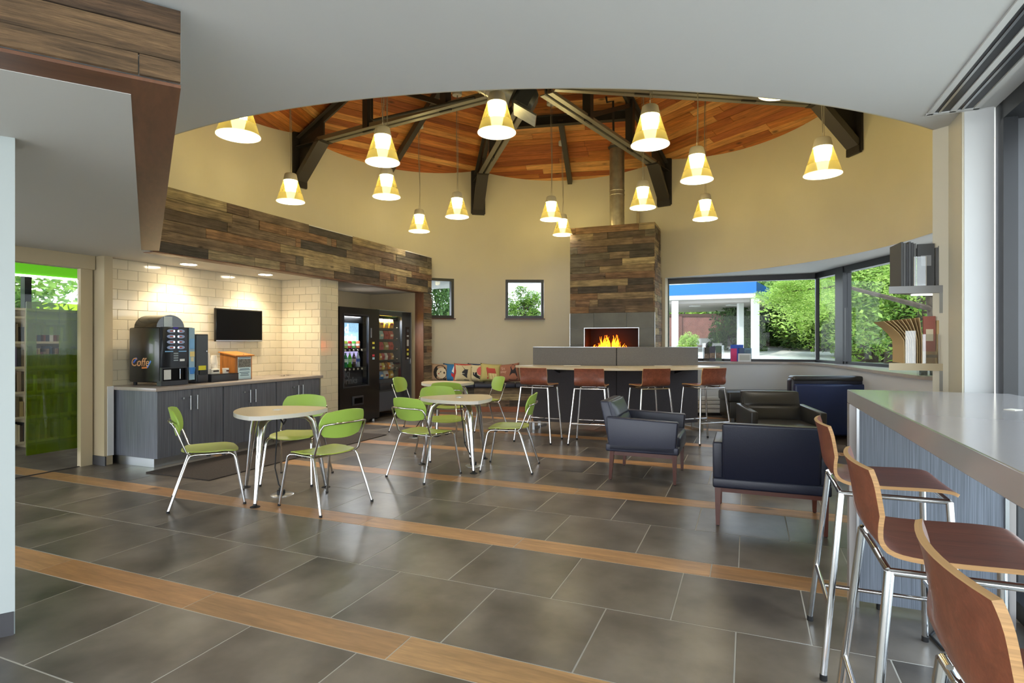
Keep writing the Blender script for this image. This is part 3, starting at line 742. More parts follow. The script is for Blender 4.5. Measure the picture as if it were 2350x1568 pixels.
o = UV(-6.12, 5.12, .953); cc = empty('cup_carton', o, UANG, 'small white printed carton at the front of the cup tray', 'carton')
obj('carton', MB().box((0, .03, .03), (.07, .11, .06)), M['cup'], cc, bevel=.003, seg=1); obj('print', MB().box((.036, .03, .034), (.002, .08, .018)), flat('2c2420'), cc)
o = UV(-6.12, 5.32, .953); cc = empty('sugar_carton', o, UANG, 'round white paper tub on the cup tray beside the wooden box', 'tub')
obj('tub', MB().lathe([(.035, 0), (.04, .06), (.042, .062), (.0001, .062)], 18), M['cup'], cc, smooth=30); obj('print', MB().box((.038, 0, .03), (.004, .04, .02)), flat('5a3020'), cc)
# suggestion box
o = UV(-6.37, 5.45, .856); sb = empty('suggestion_box', o, UANG, 'orange-brown wooden suggestion box with sloping lid and flyer', 'box')
bx_ = MB().add([(0, 0, 0), (.27, 0, 0), (.27, .27, 0), (0, .27, 0), (0, 0, .35), (.27, 0, .31), (.27, .27, .31), (0, .27, .35)], [(0, 3, 2, 1), (4, 5, 6, 7), (0, 1, 5, 4), (1, 2, 6, 5), (2, 3, 7, 6), (3, 0, 4, 7)])
obj('body', bx_, wood('orange_oak', ['a5672c', 'a5672c'], .45, (14, 14, 1.2), .75, .05), sb, bevel=.002, seg=1)
obj('lid', MB().beam((-.015, .135, .36), (.3, .135, .313), .30, .012), wood('orange_oak_lid', ['b87838', 'b87838'], .4, (1, 14, 14), .85, .05), sb)
obj('knob', MB().lathe([(.008, 0), (.01, .01), (.0001, .012)], 12, (.27, .135, .325)), M['alu'], sb)
fy = obj('flyer', MB().box((.276, .14, .15), (.004, .21, .29)), flat('b9d4de', .6), sb)
obj('flyer_photo', MB().box((.279, .14, .215), (.002, .2, .11)), mat('flyer_photo', '6c6c66', .6, noise=.6, nscale=60), fy)
for k, (z, wd) in enumerate(((.285, .19), (.14, .15), (.125, .17), (.095, .16), (.075, .12), (.055, .14))): obj('flyer_line', MB().box((.279, .14, z), (.002, wd, .008)), flat('3f5a6c'), fy)
obj('holder', MB().box((.285, .14, .0+.012), (.02, .2, .024)), M['acr'], sb)
# cutlery tray by the corner
o = UV(-6.2, 6.42, .857); ck = empty('key_ring', o, UANG, 'small dark tangle of keys near the corner of the counter', 'keys')
for k in range(5): obj('key', MB().box((.02*math.sin(k*2), -.09+.045*k, .005), (.012, .05, .006), rz=.5*k), M['rub'] if k % 2 else M['chrome'], ck, bevel=.001, seg=1)

# ================================================================== VENDING MACHINES
def vend_frame(o, v_w, depth, h, lab, cat='vending machine', name='vending_machine'):
    e = empty(name, o, UANG, lab, cat)
    return e
# machine 1: local x = outward (u), y = along v ; origin at front bottom left corner
D1 = UV(-5.86, 7.165, 0); v1 = empty('drink_machine', D1, UANG, 'black cold drink vending machine with cans and bottles behind glass', 'vending machine')
W1, H1 = 1.03, 1.90
cb_ = MB(); cb_.box((-.80, W1/2, H1/2+.03), (.04, W1, H1-.06)); cb_.box((-.40, .02, H1/2+.03), (.8, .04, H1-.06)); cb_.box((-.40, W1-.02, H1/2+.03), (.8, .04, H1-.06)); cb_.box((-.40, W1/2, H1-.02), (.8, W1, .04)); cb_.box((-.4, W1/2, .35), (.78, W1-.06, .6))
obj('cabinet', cb_, M['black'], v1)
GW = .66   # glazed width
fr = MB(); fr.box((.0, .04, H1/2+.03), (.05, .08, H1-.06)); fr.box((0, .08+GW+.14, H1/2+.03), (.05, W1-.08-GW-.0, H1-.06)) if False else fr.box((0, (.08+GW+W1)/2, H1/2+.03), (.05, W1-.08-GW, H1-.06))
fr.box((0, .08+GW/2, H1-.06), (.05, GW, .12)); fr.box((0, .08+GW/2, .33), (.05, GW, .60))
obj('door_frame', fr, M['blackp'], v1)
gf = MB(); gf.box((.028, .09, 1.205), (.012, .02, 1.16)); gf.box((.028, .08+GW-.01, 1.205), (.012, .02, 1.16)); gf.box((.028, .08+GW/2, 1.785), (.012, GW, .02)); gf.box((.028, .08+GW/2, .63), (.012, GW, .02)); obj('glass_bead', gf, M['gun'], v1)
obj('pane', MB().box((.012, .08+GW/2, 1.205), (.005, GW-.02, 1.15)), glass('vending_glass', (.9, .92, .94), .03), v1)
obj('valance', MB().box((-.06, .08+GW/2, 1.72), (.02, GW, .13)), M['screen'], v1)
sg = obj('upper_sign', MB().box((-.10, .08+GW/2-.06, 1.50), (.01, GW-.12, .33)), mat('frost_sign', '7e9fb5', .5, emit='7e9fb5', es=.5, noise=.35, nscale=45), v1)
text('sign_lettering', 'old', .21, flat('c9d3d8', .5, emit='c9d3d8', es=.5), v1, (-.092, .23, 1.555), (pi/2, 0, pi/2), bold=.005)
text('sign_lettering', 'Drinks', .155, flat('c9d3d8', .5, emit='c9d3d8', es=.5), v1, (-.092, .345, 1.41), (pi/2, 0, pi/2), bold=.005)
obj('mid_sign', MB().box((-.11, .08+GW/2-.06, 1.12), (.01, GW-.12, .26)), mat('lilac_sign', '9a90b4', .5, emit='9a90b4', es=.45, noise=.3, nscale=9), v1)
obj('lower_sign', MB().box((-.07, .08+GW/2-.03, .79), (.01, GW-.06, .3)), mat('dim_sign', '2c2d30', .5, noise=.3, nscale=9), v1)
text('dim_lettering', 'old', .2, flat('6d6f70'), v1, (-.062, .23, .84), (pi/2, 0, pi/2), bold=.004)
text('dim_lettering', 'Drinks', .15, flat('6d6f70'), v1, (-.062, .34, .72), (pi/2, 0, pi/2), bold=.004)
for z in (1.245, .94):
    sh = obj('display_shelf', MB().box((-.07, .08+GW/2-.02, z-.025), (.14, GW-.04, .05)), M['blackp'], v1)
    for k in range(5): obj('price_button', MB().lathe([(.018, 0), (.018, .006), (.009, .006), (.009, .001)], 14), M['paper'], sh, loc=(.001, .16+k*.105, z-.03), rot=(0, pi/2, 0))
for k, (z, c_) in enumerate(((1.33, 'd8d040'), (1.25, 'c8d070'), (1.12, 'c43a48'), (1.07, 'a8c8d8'))): obj('label', MB().box((.027, .86, z), (.004, .06, .035)), flat(c_), v1)
obj('coin_slot', MB().box((.03, .80, 1.5), (.01, .012, .16)), M['alu'], v1)
dd_ = obj('delivery_door', MB().box((.03, .44, .40), (.02, .28, .15)), M['gun'], v1, bevel=.006)
obj('delivery_flap', MB().box((.043, .44, .40), (.006, .2, .09)), M['screen'], dd_)
ft = MB()
for yy in (.08, W1-.08): ft.lathe([(.03, 0), (.03, .04)], 12, (-.05, yy, 0)); ft.lathe([(.03, 0), (.03, .04)], 12, (-.7, yy, 0))
obj('feet', ft, M['alu'], v1)
def loc1(y, z, x=-.05): return UV(-5.86+x, 7.165+y, z)
cans = [('b8403c', 'red and silver'), ('9cc04a', 'lime and white'), ('b53030', 'dark red'), ('4f9a3e', 'green'), ('c2643c', 'orange-red')]
for k, (c_, nme) in enumerate(cans):
    e = empty('drink_can', loc1(.12+k*.105, 1.245, -.045), 0, '%s drink can in the upper row of the drink machine' % nme, 'can', 'cans in the drink machine')
    obj('can_body', MB().lathe([(.026, 0), (.032, .008), (.032, .105), (.026, .118)], 16), flat(c_, .3, metal=.3), e, smooth=30)
    obj('can_lid', MB().lathe([(.026, .116), (.026, .121), (.0001, .121)], 16), M['alu'], e)
    obj('label_band', MB().lathe([(.0325, .04), (.0325, .075)], 16, cap=False), flat('d8d8d0', .4), e)
bots = [('3a2a26', 'dark cola', 'c8b8a0'), ('2c8a50', 'deep green', 'c8e0c8'), ('5ab82c', 'bright green', 'a8d890'), ('4a3a34', 'brown cola', 'c4a89c'), ('b8c4cc', 'clear water', '4a68a8')]
for k, (c_, nme, lb) in enumerate(bots):
    e = empty('drink_bottle', loc1(.12+k*.105, .94, -.045), 0, '%s bottle in the lower row of the drink machine' % nme, 'bottle', 'bottles in the drink machine')
    obj('bottle_body', MB().lathe([(.028, 0), (.033, .01), (.031, .08), (.034, .13), (.03, .16), (.013, .205), (.013, .22)], 16), flat(c_, .15, coat=.5), e, smooth=40)
    obj('bottle_label', MB().lathe([(.0345, .085), (.0355, .135)], 16, cap=False), flat(lb, .5), e)
    obj('bottle_cap', MB().lathe([(.015, .215), (.015, .235), (.0001, .235)], 12), flat('dedede' if k != 1 else '2c8a50', .5), e)
# machine 2
D2 = UV(-5.98, 8.30, 0); v2 = empty('snack_machine', D2, UANG, 'dark grey snack vending machine with rows of packets beside the drink machine', 'vending machine')
W2, H2 = 1.09, 1.915
cb_ = MB(); cb_.box((-.78, W2/2, H2/2+.05), (.04, W2, H2-.1)); cb_.box((-.4, .02, H2/2+.05), (.78, .04, H2-.1)); cb_.box((-.4, W2-.02, H2/2+.05), (.78, .04, H2-.1)); cb_.box((-.4, W2/2, H2-.02), (.78, W2, .04)); cb_.box((-.4, W2/2, .38), (.76, W2-.06, .48))
obj('cabinet', cb_, M['gun'], v2)
fr = MB(); fr.box((0, .03, H2/2+.06), (.05, .06, H2-.12)); fr.box((0, W2-.16, H2/2+.06), (.05, .32, H2-.12)); fr.box((0, W2/2, H2-.05), (.05, W2, .1)); fr.box((0, W2/2-.1, .40), (.05, W2-.3, .56))
obj('door_frame', fr, mat('slate_door', '3e4246', .4), v2)
obj('door_edge', MB().box((.027, W2/2, H2-.005), (.006, W2, .01)).box((.027, W2-.005, H2/2), (.006, .01, H2)), M['alu'], v2)
obj('pane', MB().box((.012, .41, 1.24), (.005, .70, 1.14)), glass('vending_glass', (.9, .92, .94), .03), v2)
obj('delivery_flap', MB().box((.03, .36, .56), (.015, .58, .13)), M['gun'], v2, bevel=.006)
text('push_lettering', 'PUSH', .075, flat('14161a'), v2, (.039, .46, .56), (pi/2, 0, pi/2))
obj('lower_panel', MB().box((.028, .36, .30), (.008, .66, .32)), mat('blue_grey_panel', '4a4f59', .4), v2)
kp = obj('keypad_panel', MB().box((.028, .95, 1.32), (.008, .12, .62)), M['blackp'], v2)
for k, (z, c_, hh) in enumerate(((1.56, '5a6068', .05), (1.46, 'c8ccd0', .03), (1.33, 'b8bcc0', .12), (1.2, 'd8c83a', .035), (1.12, 'c8d060', .05), (1.04, 'a8acb0', .03))): obj('keypad_label', MB().box((.034, .955, z), (.004, .06, hh)), flat(c_), kp)
obj('door_lock', MB().box((.04, 1.04, .98), (.03, .035, .11)), M['alu'], v2, bevel=.008)
obj('back_liner', MB().box((-.5, .42, 1.24), (.01, .72, 1.14)), mat('liner', '3a3424', .6), v2)
obj('red_poster', MB().box((-.3, .70, .9), (.01, .14, .3)), flat('5a1414'), v2)
rows = [(1.60, 3, ['d8a828', 'e0b438', 'd8a020'], .16, 'yellow'), (1.40, 3, ['8ab0a8', 'b04438', 'b85040'], .15, 'red and white'), (1.21, 3, ['b03440', 'a08a48', 'b83830'], .14, 'purple and red'), (1.03, 5, ['d0a040', 'b03838', 'c8c0b0', '8a3a30', 'b88a50'], .12, 'narrow mixed'), (.86, 5, ['b0a088', 'c8b850', '6a4030', 'd08030', 'a8a090'], .12, 'narrow brown'), (.69, 3, ['4a80b8', 'c8ccd0', 'c89a28'], .14, 'blue and silver')]
nth = ['first', 'second', 'third', 'fourth', 'fifth']
rown = ['top', 'second', 'third', 'fourth', 'fifth', 'bottom']
for ri, (z, n_, cs_, hh, nme) in enumerate(rows):
    sh = obj('snack_shelf', MB().box((-.16, .36, z-.014), (.32, .58, .02)), M['steeld'], v2)
    obj('price_rail', MB().box((.002, .36, z-.016), (.006, .58, .026)), M['blackp'], sh)
    obj('shelf_latch', MB().box((.008, .63, z+.01), (.01, .03, .012)), M['paper'], sh)
    for k in range(n_):
        wd = .42/n_*.9; y = .12+(.46/n_)*(k+.5)
        p_ = UV(-5.98-.05, 8.30+y, z-.002)
        e = empty('snack_packet', p_, UANG, '%s snack packet, %s from the left in the %s row of the snack machine' % (nme.split()[0], nth[k], rown[ri]), 'snack', 'packets in the snack machine')
        b_ = MB(); h_ = hh
        b_.add([(-.02, -wd/2, 0), (.02, -wd/2, 0), (.02, wd/2, 0), (-.02, wd/2, 0), (-.035, -wd*.48, h_*.5), (.035, -wd*.48, h_*.5), (.035, wd*.48, h_*.5), (-.035, wd*.48, h_*.5), (-.003, -wd/2, h_), (.003, -wd/2, h_), (.003, wd/2, h_), (-.003, wd/2, h_)],
               [(3, 2, 1, 0), (0, 1, 5, 4), (1, 2, 6, 5), (2, 3, 7, 6), (3, 0, 4, 7), (4, 5, 9, 8), (5, 6, 10, 9), (6, 7, 11, 10), (7, 4, 8, 11), (8, 9, 10, 11)])
        obj('packet', b_, flat(cs_[k], .35), e, smooth=60)
        obj('packet_print', MB().box((.036, 0, h_*.45), (.004, wd*.6, h_*.25)), flat('e8dcc0' if (k+ri) % 2 else '8a2a24', .5), e)
ft = MB()
for yy in (.08, W2-.08): ft.lathe([(.025, 0), (.025, .12)], 12, (-.05, yy, 0)); ft.lathe([(.025, 0), (.025, .12)], 12, (-.7, yy, 0))
obj('feet', ft, M['rub'], v2)
vl = bpy.data.lights.new('machine_tube', 'AREA'); vl.energy = 5; vl.size = .5; vl.size_y = .03; vl.shape = 'RECTANGLE'
for (yy, uu, vv) in ((.38, -5.86, 7.165), (.4, -5.98, 8.30)):
    lo = bpy.data.objects.new('machine_tube', vl); C.objects.link(lo); lo.location = UV(uu-.03, vv+yy, 1.76); lo.rotation_euler = (0, 0, VANG)

# ================================================================== FIREPLACE
FR = Vector((2.555, 10.23)); WF = 1.575; FL = FR-ud*WF; ZT, ZP = 3.50, 1.885
fp = empty('fireplace', (0, 0, 0), 0, 'tall chimney breast clad in reclaimed boards above grey tiles with a gas fire', 'fireplace')
def fpt(a, b): return FL+ud*a+vd*b       # a along the front from left, b depth
def fbox(mb, a0, a1, b0, b1, z0, z1):
    mb.prism([fpt(a0, b0), fpt(a1, b0), fpt(a1, b1), fpt(a0, b1)], z0, z1); return mb
FA0, FA1, FZ0, FZ1 = .285, 1.285, 1.08, 1.60
cr = MB(); fbox(cr, .025, WF-.025, .45, 1.25, 0, HS-.01); fbox(cr, .025, WF-.025, .45, .74, HS-.01, ZT-.01); fbox(cr, .025, FA0, .025, .45, 0, ZT-.01); fbox(cr, FA1, WF-.025, .025, .45, 0, ZT-.01); fbox(cr, FA0, FA1, .025, .45, 0, FZ0); fbox(cr, FA0, FA1, .025, .45, FZ1, ZT-.01)
obj('core', cr, M['steeld'], fp)
nrow = 13; rh = (ZT-ZP)/nrow
planks_on(fp, fpt(0, .02), ud, WF, ZP, [rh]*nrow, seed=21, out=-vd, mn=.2, mx=1.2)
planks_on(fp, fpt(WF-.02, 0.0), vd, .72, HS, [rh]*7+[ZT-HS-7*rh], seed=22, out=ud, mn=.2, mx=.6)
planks_on(fp, fpt(WF-.02, 0.0), vd, 1.28, .0, [HS/21]*21, seed=23, out=ud, mn=.2, mx=.7)
obj('corner_trim', fbox(MB(), WF, WF+.006, -.006, .0, 0, ZP), M['alu'], fp)
obj('corner_trim', fbox(MB(), -.004, .004, -.006, .02, 0, ZP), M['alu'], fp)
# slate tiles
def slate(a0, a1, z0, z1):
    me = MB().box((0, 0, 0), (a1-a0-.004, .02, z1-z0-.004)).mesh('slate_tile', bevel=.001, seg=1); me.materials.append(M['stile'])
    c = fpt((a0+a1)/2, .01); obj('slate_tile', me, None, fp, loc=(c.x, c.y, (z0+z1)/2), rz=UANG)
obj('tile_grout', fbox(MB(), .004, WF-.004, .016, .028, FZ1, ZP), M['grout'], fp)
obj('tile_grout', fbox(fbox(MB(), .004, FA0, .016, .028, 0, FZ1), FA1, WF-.004, .016, .028, 0, FZ1), M['grout'], fp)
for a0, a1 in ((0, .46), (.46, 1.07), (1.07, WF)): slate(a0, a1, FZ1, ZP)
for z0, z1 in ((1.3, FZ1), (1.0, 1.3), (.7, 1.0), (.4, .7), (.1, .4)): slate(0, FA0, z0, z1); slate(FA1, WF, z0, z1)
tf = MB()
for (a0, a1, z0, z1) in ((FA0-.012, FA1+.012, FZ1, FZ1+.012), (FA0-.012, FA0, FZ0, FZ1), (FA1, FA1+.012, FZ0, FZ1), (FA0-.012, FA1+.012, FZ0-.012, FZ0)): fbox(tf, a0, a1, -.006, .03, z0, z1)
obj('opening_trim', tf, M['alu'], fp)
fbx = MB(); fbox(fbx, FA0, FA1, .42, .45, FZ0, FZ1); fbox(fbx, FA0, FA0+.01, .03, .44, FZ0, FZ1); fbox(fbx, FA1-.01, FA1, .03, .44, FZ0, FZ1); fbox(fbx, FA0, FA1, .03, .44, FZ1-.01, FZ1); fbox(fbx, FA0, FA1, .03, .44, FZ0, FZ0+.01)
obj('firebox', fbx, M['soot'], fp)
rr = random.Random(5)
for k in range(5):
    a = fpt(.5+.12*k, .16+.03*(k % 3)); b = fpt(.62+.13*k, .24-.03*(k % 2))
    obj('log', MB().tube([(a.x, a.y, 1.12+.02*(k % 2)), ((a.x+b.x)/2, (a.y+b.y)/2, 1.15), (b.x, b.y, 1.13)], [.03, .034, .026], 8), mat('burnt_log', '4a3a2c', .9, noise=.3) if k == 0 else bpy.data.materials['burnt_log'], fp, smooth=True)
fm = MB(); fy_ = MB()
def tongue(mb, c, h, w_, lean):
    n_ = 7; pts = []
    for i in range(n_):
        t = i/(n_-1); rad = w_*(math.sin(pi*min(1, t*.8+.25))**1.2)*(1-t)**.6+.001
        pts.append((c[0]+lean*t*t+.015*math.sin(t*7+c[0]*40), c[1], c[2]+h*t)); 
        if i == 0: rs = []
        rs.append(rad)
    mb.tube(pts, rs, 6)
for k in range(34):
    t = rr.random(); env = .5+.5*math.sin(t*pi); a = .36+.86*t*.78+.02; c = fpt(a, .2+rr.uniform(-.05, .05))
    big = .9 if (abs(t-.32) < .1 or abs(t-.58) < .12) else .4
    tongue(fm, (c.x, c.y, 1.15), (.1+.26*big*rr.uniform(.6, 1))*env+.03, rr.uniform(.018, .035), rr.uniform(-.04, .05))
    if k % 2 == 0: tongue(fy_, (c.x, c.y-.02, 1.15), (.06+.14*big*rr.random())*env+.02, .016, rr.uniform(-.02, .02))
obj('flame', fm, M['fire'], fp, smooth=True, kind='stuff'); obj('flame_core', fy_, M['firey'], fp, smooth=True, kind='stuff')
c = PY(1416, 400, 10.85)
fu = empty('flue_pipe', (c.x, c.y, ZT), 0, 'round metal flue pipe rising from the fireplace to the wood ceiling', 'flue')
zt = roof_z(c.x, c.y)-ZT+.05
obj('pipe', MB().tube([(0, 0, -.01), (0, 0, zt)], .14, 28), M['flue'], fu, smooth=60)
for z in (.62, .70): obj('band', MB().lathe([(.141, z), (.147, z+.01), (.141, z+.03)], 28, cap=False), M['flue'], fu, smooth=60)
obj('collar', MB().lathe([(.141, zt-.10), (.17, zt-.06)], 28, cap=False), M['steeld'], fu)
a1_, Y1_ = ang_px(1466); p0 = circ(a1_, R-.04)
pipe('white_conduit', [(p0.x, p0.y, 3.3), (p0.x, p0.y, 4.36), (p0.x+.03, p0.y, 4.4), (p0.x+.14, p0.y+.0, 4.4)], .03, M['beige'], 'cream painted conduit with elbow on the wall right of the flue pipe')

# ================================================================== KNEE WALL, SILL, WINDOW WALL
def smooth_poly(pts, it=3):
    for _ in range(it):
        q_ = [pts[0]]
        for i in range(len(pts)-1):
            a, b = Vector(pts[i]), Vector(pts[i+1]); q_ += [a*.75+b*.25, a*.25+b*.75]
        q_.append(pts[-1]); pts = q_
    return [Vector(p) for p in pts]
inner = smooth_poly([(2.98, 10.66), (3.47, 10.58), (4.5, 10.52), (5.12, 10.42), (5.28, 9.75), (5.05, 8.7), (4.75, 7.56), (4.40, 6.2), (4.42, 5.9)])
outer = [Vector((5.75, 5.9)), Vector((5.64, 10.42)), Vector((3.02, 11.44))]
def strip_wall(inn, out_pts, z0, z1, mb, off=0.0):
    # one wall of quads from the inner curve to matching outer points
    n_ = len(inn); outp = list(reversed(out_pts)); L = [0]
    for i in range(1, len(outp)): L.append(L[-1]+(outp[i]-outp[i-1]).length)
    Li = [0]
    for i in range(1, n_): Li.append(Li[-1]+(inn[i]-inn[i-1]).length)
    res = []
    for i in range(n_):
        t = Li[i]/Li[-1]*L[-1]; k = max(j for j in range(len(L)) if L[j] <= t+1e-9); k = min(k, len(L)-2)
        f_ = (t-L[k])/(L[k+1]-L[k]); res.append(outp[k].lerp(outp[k+1], f_))
    vs = []; fs = []
    for z in (z0, z1):
        for p in inn: vs.append((p.x, p.y, z))
        for p in res: vs.append((p.x, p.y, z))
    for i in range(n_-1): fs += [(i, i+1, n_+i+1, n_+i), (2*n_+i, 2*n_+i+1, 3*n_+i+1, 3*n_+i), (i, i+1, 2*n_+i+1, 2*n_+i), (n_+i, n_+i+1, 3*n_+i+1, 3*n_+i)]
    fs += [(0, n_, 3*n_, 2*n_), (n_-1, 2*n_-1, 4*n_-1, 3*n_-1)]
    return mb.add(vs, fs)
struct('wall_knee', strip_wall(inner, outer, 0, .945, MB()), M['knee'], smooth=30)
inner2 = []
for i, p in enumerate(inner):
    a = inner[max(i-1, 0)]; b = inner[min(i+1, len(inner)-1)]; t = (b-a).normalized(); inner2.append(p+Vector((t.y, -t.x))*.03)
struct('trim_3', strip_wall(inner2, outer, .945, .985, MB()), M['quartz'], smooth=30)
bi = []
for i, p in enumerate(inner):
    a = inner[max(i-1, 0)]; b = inner[min(i+1, len(inner)-1)]; t = (b-a).normalized(); bi.append(p+Vector((t.y, -t.x))*.012)
struct('baseboard_right', strip_wall(bi, outer, 0, .05, MB()), M['dkbase'])
# glazing
G = [Vector((3.02, 11.26)), Vector((5.50, 10.30)), Vector((5.34, 5.95))]
ww = empty('window_3', (0, 0, 0), kind='structure')
def rail(a, b, z0, z1, dp, m='black', nme='window_frame'):
    return obj(nme, MB().beam((a.x, a.y, (z0+z1)/2), (b.x, b.y, (z0+z1)/2), dp, z1-z0), M[m], ww)
for a, b in ((G[0], G[1]), (G[1], G[2])):
    rail(a, b, HS-.105, HS-.002, .12); rail(a, b, .985, 1.03, .12)
d1 = (G[1]-G[0]).normalized(); d2 = (G[2]-G[1]).normalized()
def post(c, wdt, dp, d, nme='mullion', z0=.99, z1=HS-.003):
    me = MB().box((0, 0, 0), (wdt, dp, z1-z0)); return obj(nme, me, M['black'], ww, loc=(c.x, c.y, (z0+z1)/2), rz=math.atan2(d.y, d.x))
post(G[0]+d1*.03, .08, .13, d1); post(G[1], .06, .10, d1); post(G[1]+d2*.86, .24, .14, d2); post(G[2]-d2*.05, .1, .14, d2)
post(G[1]+d2*1.06+Vector((-.06, 0)), .035, .03, d2, 'blind_cord', 1.0, 1.9)
def pane(a, b, z0=1.03, z1=HS-.10): obj('pane', MB().beam((a.x, a.y, (z0+z1)/2), (b.x, b.y, (z0+z1)/2), .008, z1-z0), M['wglass'], ww)
pane(G[0]+d1*.06, G[1]-d1*.03); pane(G[1]+d2*.04, G[1]+d2*.74); pane(G[1]+d2*.98, G[2]-d2*.1)
# pier and column on the right
struct('wall_pier', MB().prism([(2.405, 3.055), (2.502, 3.283), (2.60, 3.25), (2.46, 3.04)], 0, HS+.001), M['tan'])
struct('wall_column', MB().prism([(2.413, 3.05), (2.531, 3.0), (2.70, 3.28), (2.60, 3.34)], 0, HS+.001), M['pale'] if False else M['white'])
# soffit diffuser
def uvq(mb, u0, u1, v0, v1, z0, z1): return mb.uvbox(u0, u1, v0, v1, z0, z1)
df = empty('slot_diffuser', UV(1.0, 2.3, HS), VANG, 'long linear air diffuser with two dark slots in the ceiling above the counter', 'vent')
L_ = 2.85
fr = MB(); 
for y in (-.115, -.012, .088): fr.box((0, y, -.004), (L_, .028, .01))
for x in (-L_/2, L_/2): fr.box((x, -.012, -.004), (.03, .235, .01))
obj('frame', fr, M['white'], df)
for y in (-.062, .038): obj('slot', MB().box((0, y, .0), (L_-.03, .07, .006)), M['gun'], df)
for y in (-.062, .038): obj('slot_vane', MB().box((0, y+.01, -.004), (L_-.03, .012, .006)), M['alu'], df)
# big glazing beside the counter
wf_ = empty('window_4', (0, 0, 0), kind='structure')
UG = 1.24
def uvobj(nme, u0, u1, v0, v1, z0, z1, m, par): return obj(nme, MB().uvbox(u0, u1, v0, v1, z0, z1), m, par)
uvobj('window_frame', UG-.03, UG+.03, 3.66, 3.76, 0, HS, M['black'], wf_)
uvobj('jamb_panel', UG+.03, UG+.20, 3.70, 3.76, 0, HS, mat('grey_jamb', '5c5d60', .4, .3), wf_)
uvobj('window_frame', UG+.18, UG+.24, 3.60, 3.76, 0, HS, M['black'], wf_)
uvobj('head_rail', UG-.03, UG+.24, -2.5, 3.70, HS-.09, HS-.002, M['black'], wf_)
uvobj('sill_rail', UG-.03, UG+.24, -2.5, 3.70, 0, .09, M['black'], wf_)
for v in (2.0, .4, -1.2): uvobj('mullion', UG+.10, UG+.24, v, v+.07, .09, HS-.09, M['black'], wf_)
for v0, v1 in ((2.07, 3.6), (.47, 2.0), (-1.13, .4)): uvobj('pane', UG+.19, UG+.20, v0, v1, .09, HS-.09, M['glass'], wf_)

# ================================================================== WALL SHELVES WITH MAGAZINES
sa, sb_, sdir = Vector((2.225, 3.375)), Vector((2.497, 3.29)), Vector((.89, .456))
shz = (1.675, 1.223)
ORD = ['first', 'second', 'third', 'fourth', 'fifth', 'sixth', 'seventh', 'eighth', 'ninth', 'tenth', 'eleventh', 'twelfth', 'thirteenth', 'fourteenth', 'fifteenth', 'sixteenth', 'seventeenth', 'eighteenth', 'nineteenth', 'twentieth', 'twenty-first', 'twenty-second', 'twenty-third']
def shelf(z, lab, m):
    e = empty('wall_shelf', (0, 0, 0), 0, lab, 'shelf', 'magazine shelves by the column')
    obj('board', MB().prism([sa, sb_, sb_+sdir*.8, sa+sdir*.8], z-.042, z), M[m], e)
    obj('bracket', MB().prism([sb_-Vector((.03, -.01)), sb_, sb_+sdir*.03, sb_-Vector((.03, -.01))+sdir*.03], z-.16, z-.042), M['alu'], e)
    return e
M['shelfg'] = mat('grey_shelf', '8b8a88', .5)
s1_ = shelf(shz[0], 'grey upper shelf on the pier beside the white column', 'shelfg'); s2_ = shelf(shz[1], 'tan lower shelf on the pier beside the white column', 'beige')
obj('light_strip', MB().beam((*(sa+sdir*.12+(sb_-sa)*.2), shz[0]-.047), (*(sa+sdir*.12+(sb_-sa)*.8), shz[0]-.047), .03, .008), mat('led_strip', 'ffffff', .4, emit='ffffff', es=.5), s1_)
ed = (sb_-sa).normalized()
def mag(t, z, h, dp, th, col, lab, group, lean=0, cat='magazine', name='magazine', cover=None):
    p = sa+ed*t+sdir*.02
    e = empty(name, (p.x, p.y, z), math.atan2(ed.y, ed.x), lab, cat, group)
    m_ = MB().add([(0, 0, 0), (th, 0, 0), (th, dp, 0), (0, dp, 0), (lean, 0, h), (th+lean, 0, h), (th+lean, dp, h), (lean, dp, h)], [(0, 3, 2, 1), (4, 5, 6, 7), (0, 1, 5, 4), (1, 2, 6, 5), (2, 3, 7, 6), (3, 0, 4, 7)])
    obj('pages', m_, flat(col, .7), e)
    if cover: obj('cover_print', MB().box((th/2+lean*.5, -.001, h*.6), (th*.6, .002, h*.25)), flat(cover), e)
    return e
for k in range(6): mag(.052+k*.013, shz[0], .262-.006*(k % 3), .2, .011, ['4c4c4c', '5c5c5b', '3e3e40', '545454', '474748', '616160'][k], 'grey-toned magazine at the left of the upper shelf, %s from its left end' % ORD[k], 'grey magazines on the upper shelf')
p = sa+ed*.135+sdir*.015
mg = mag(.135, shz[0], .245, .01, .085, '4a4a4a', 'large dark cover magazine facing the room on the upper shelf', None, 0, 'magazine', 'front_magazine', '8c8c8c')
for k in range(4): mag(.225+k*.014, shz[0], .22+.01*(k % 2), .2, .012, ['585858', '6a6a6a', '4e4e50', '5e5e5e'][k], 'grey-toned magazine right of the big cover on the upper shelf, %s from the left' % ORD[k], 'more grey magazines on the upper shelf')
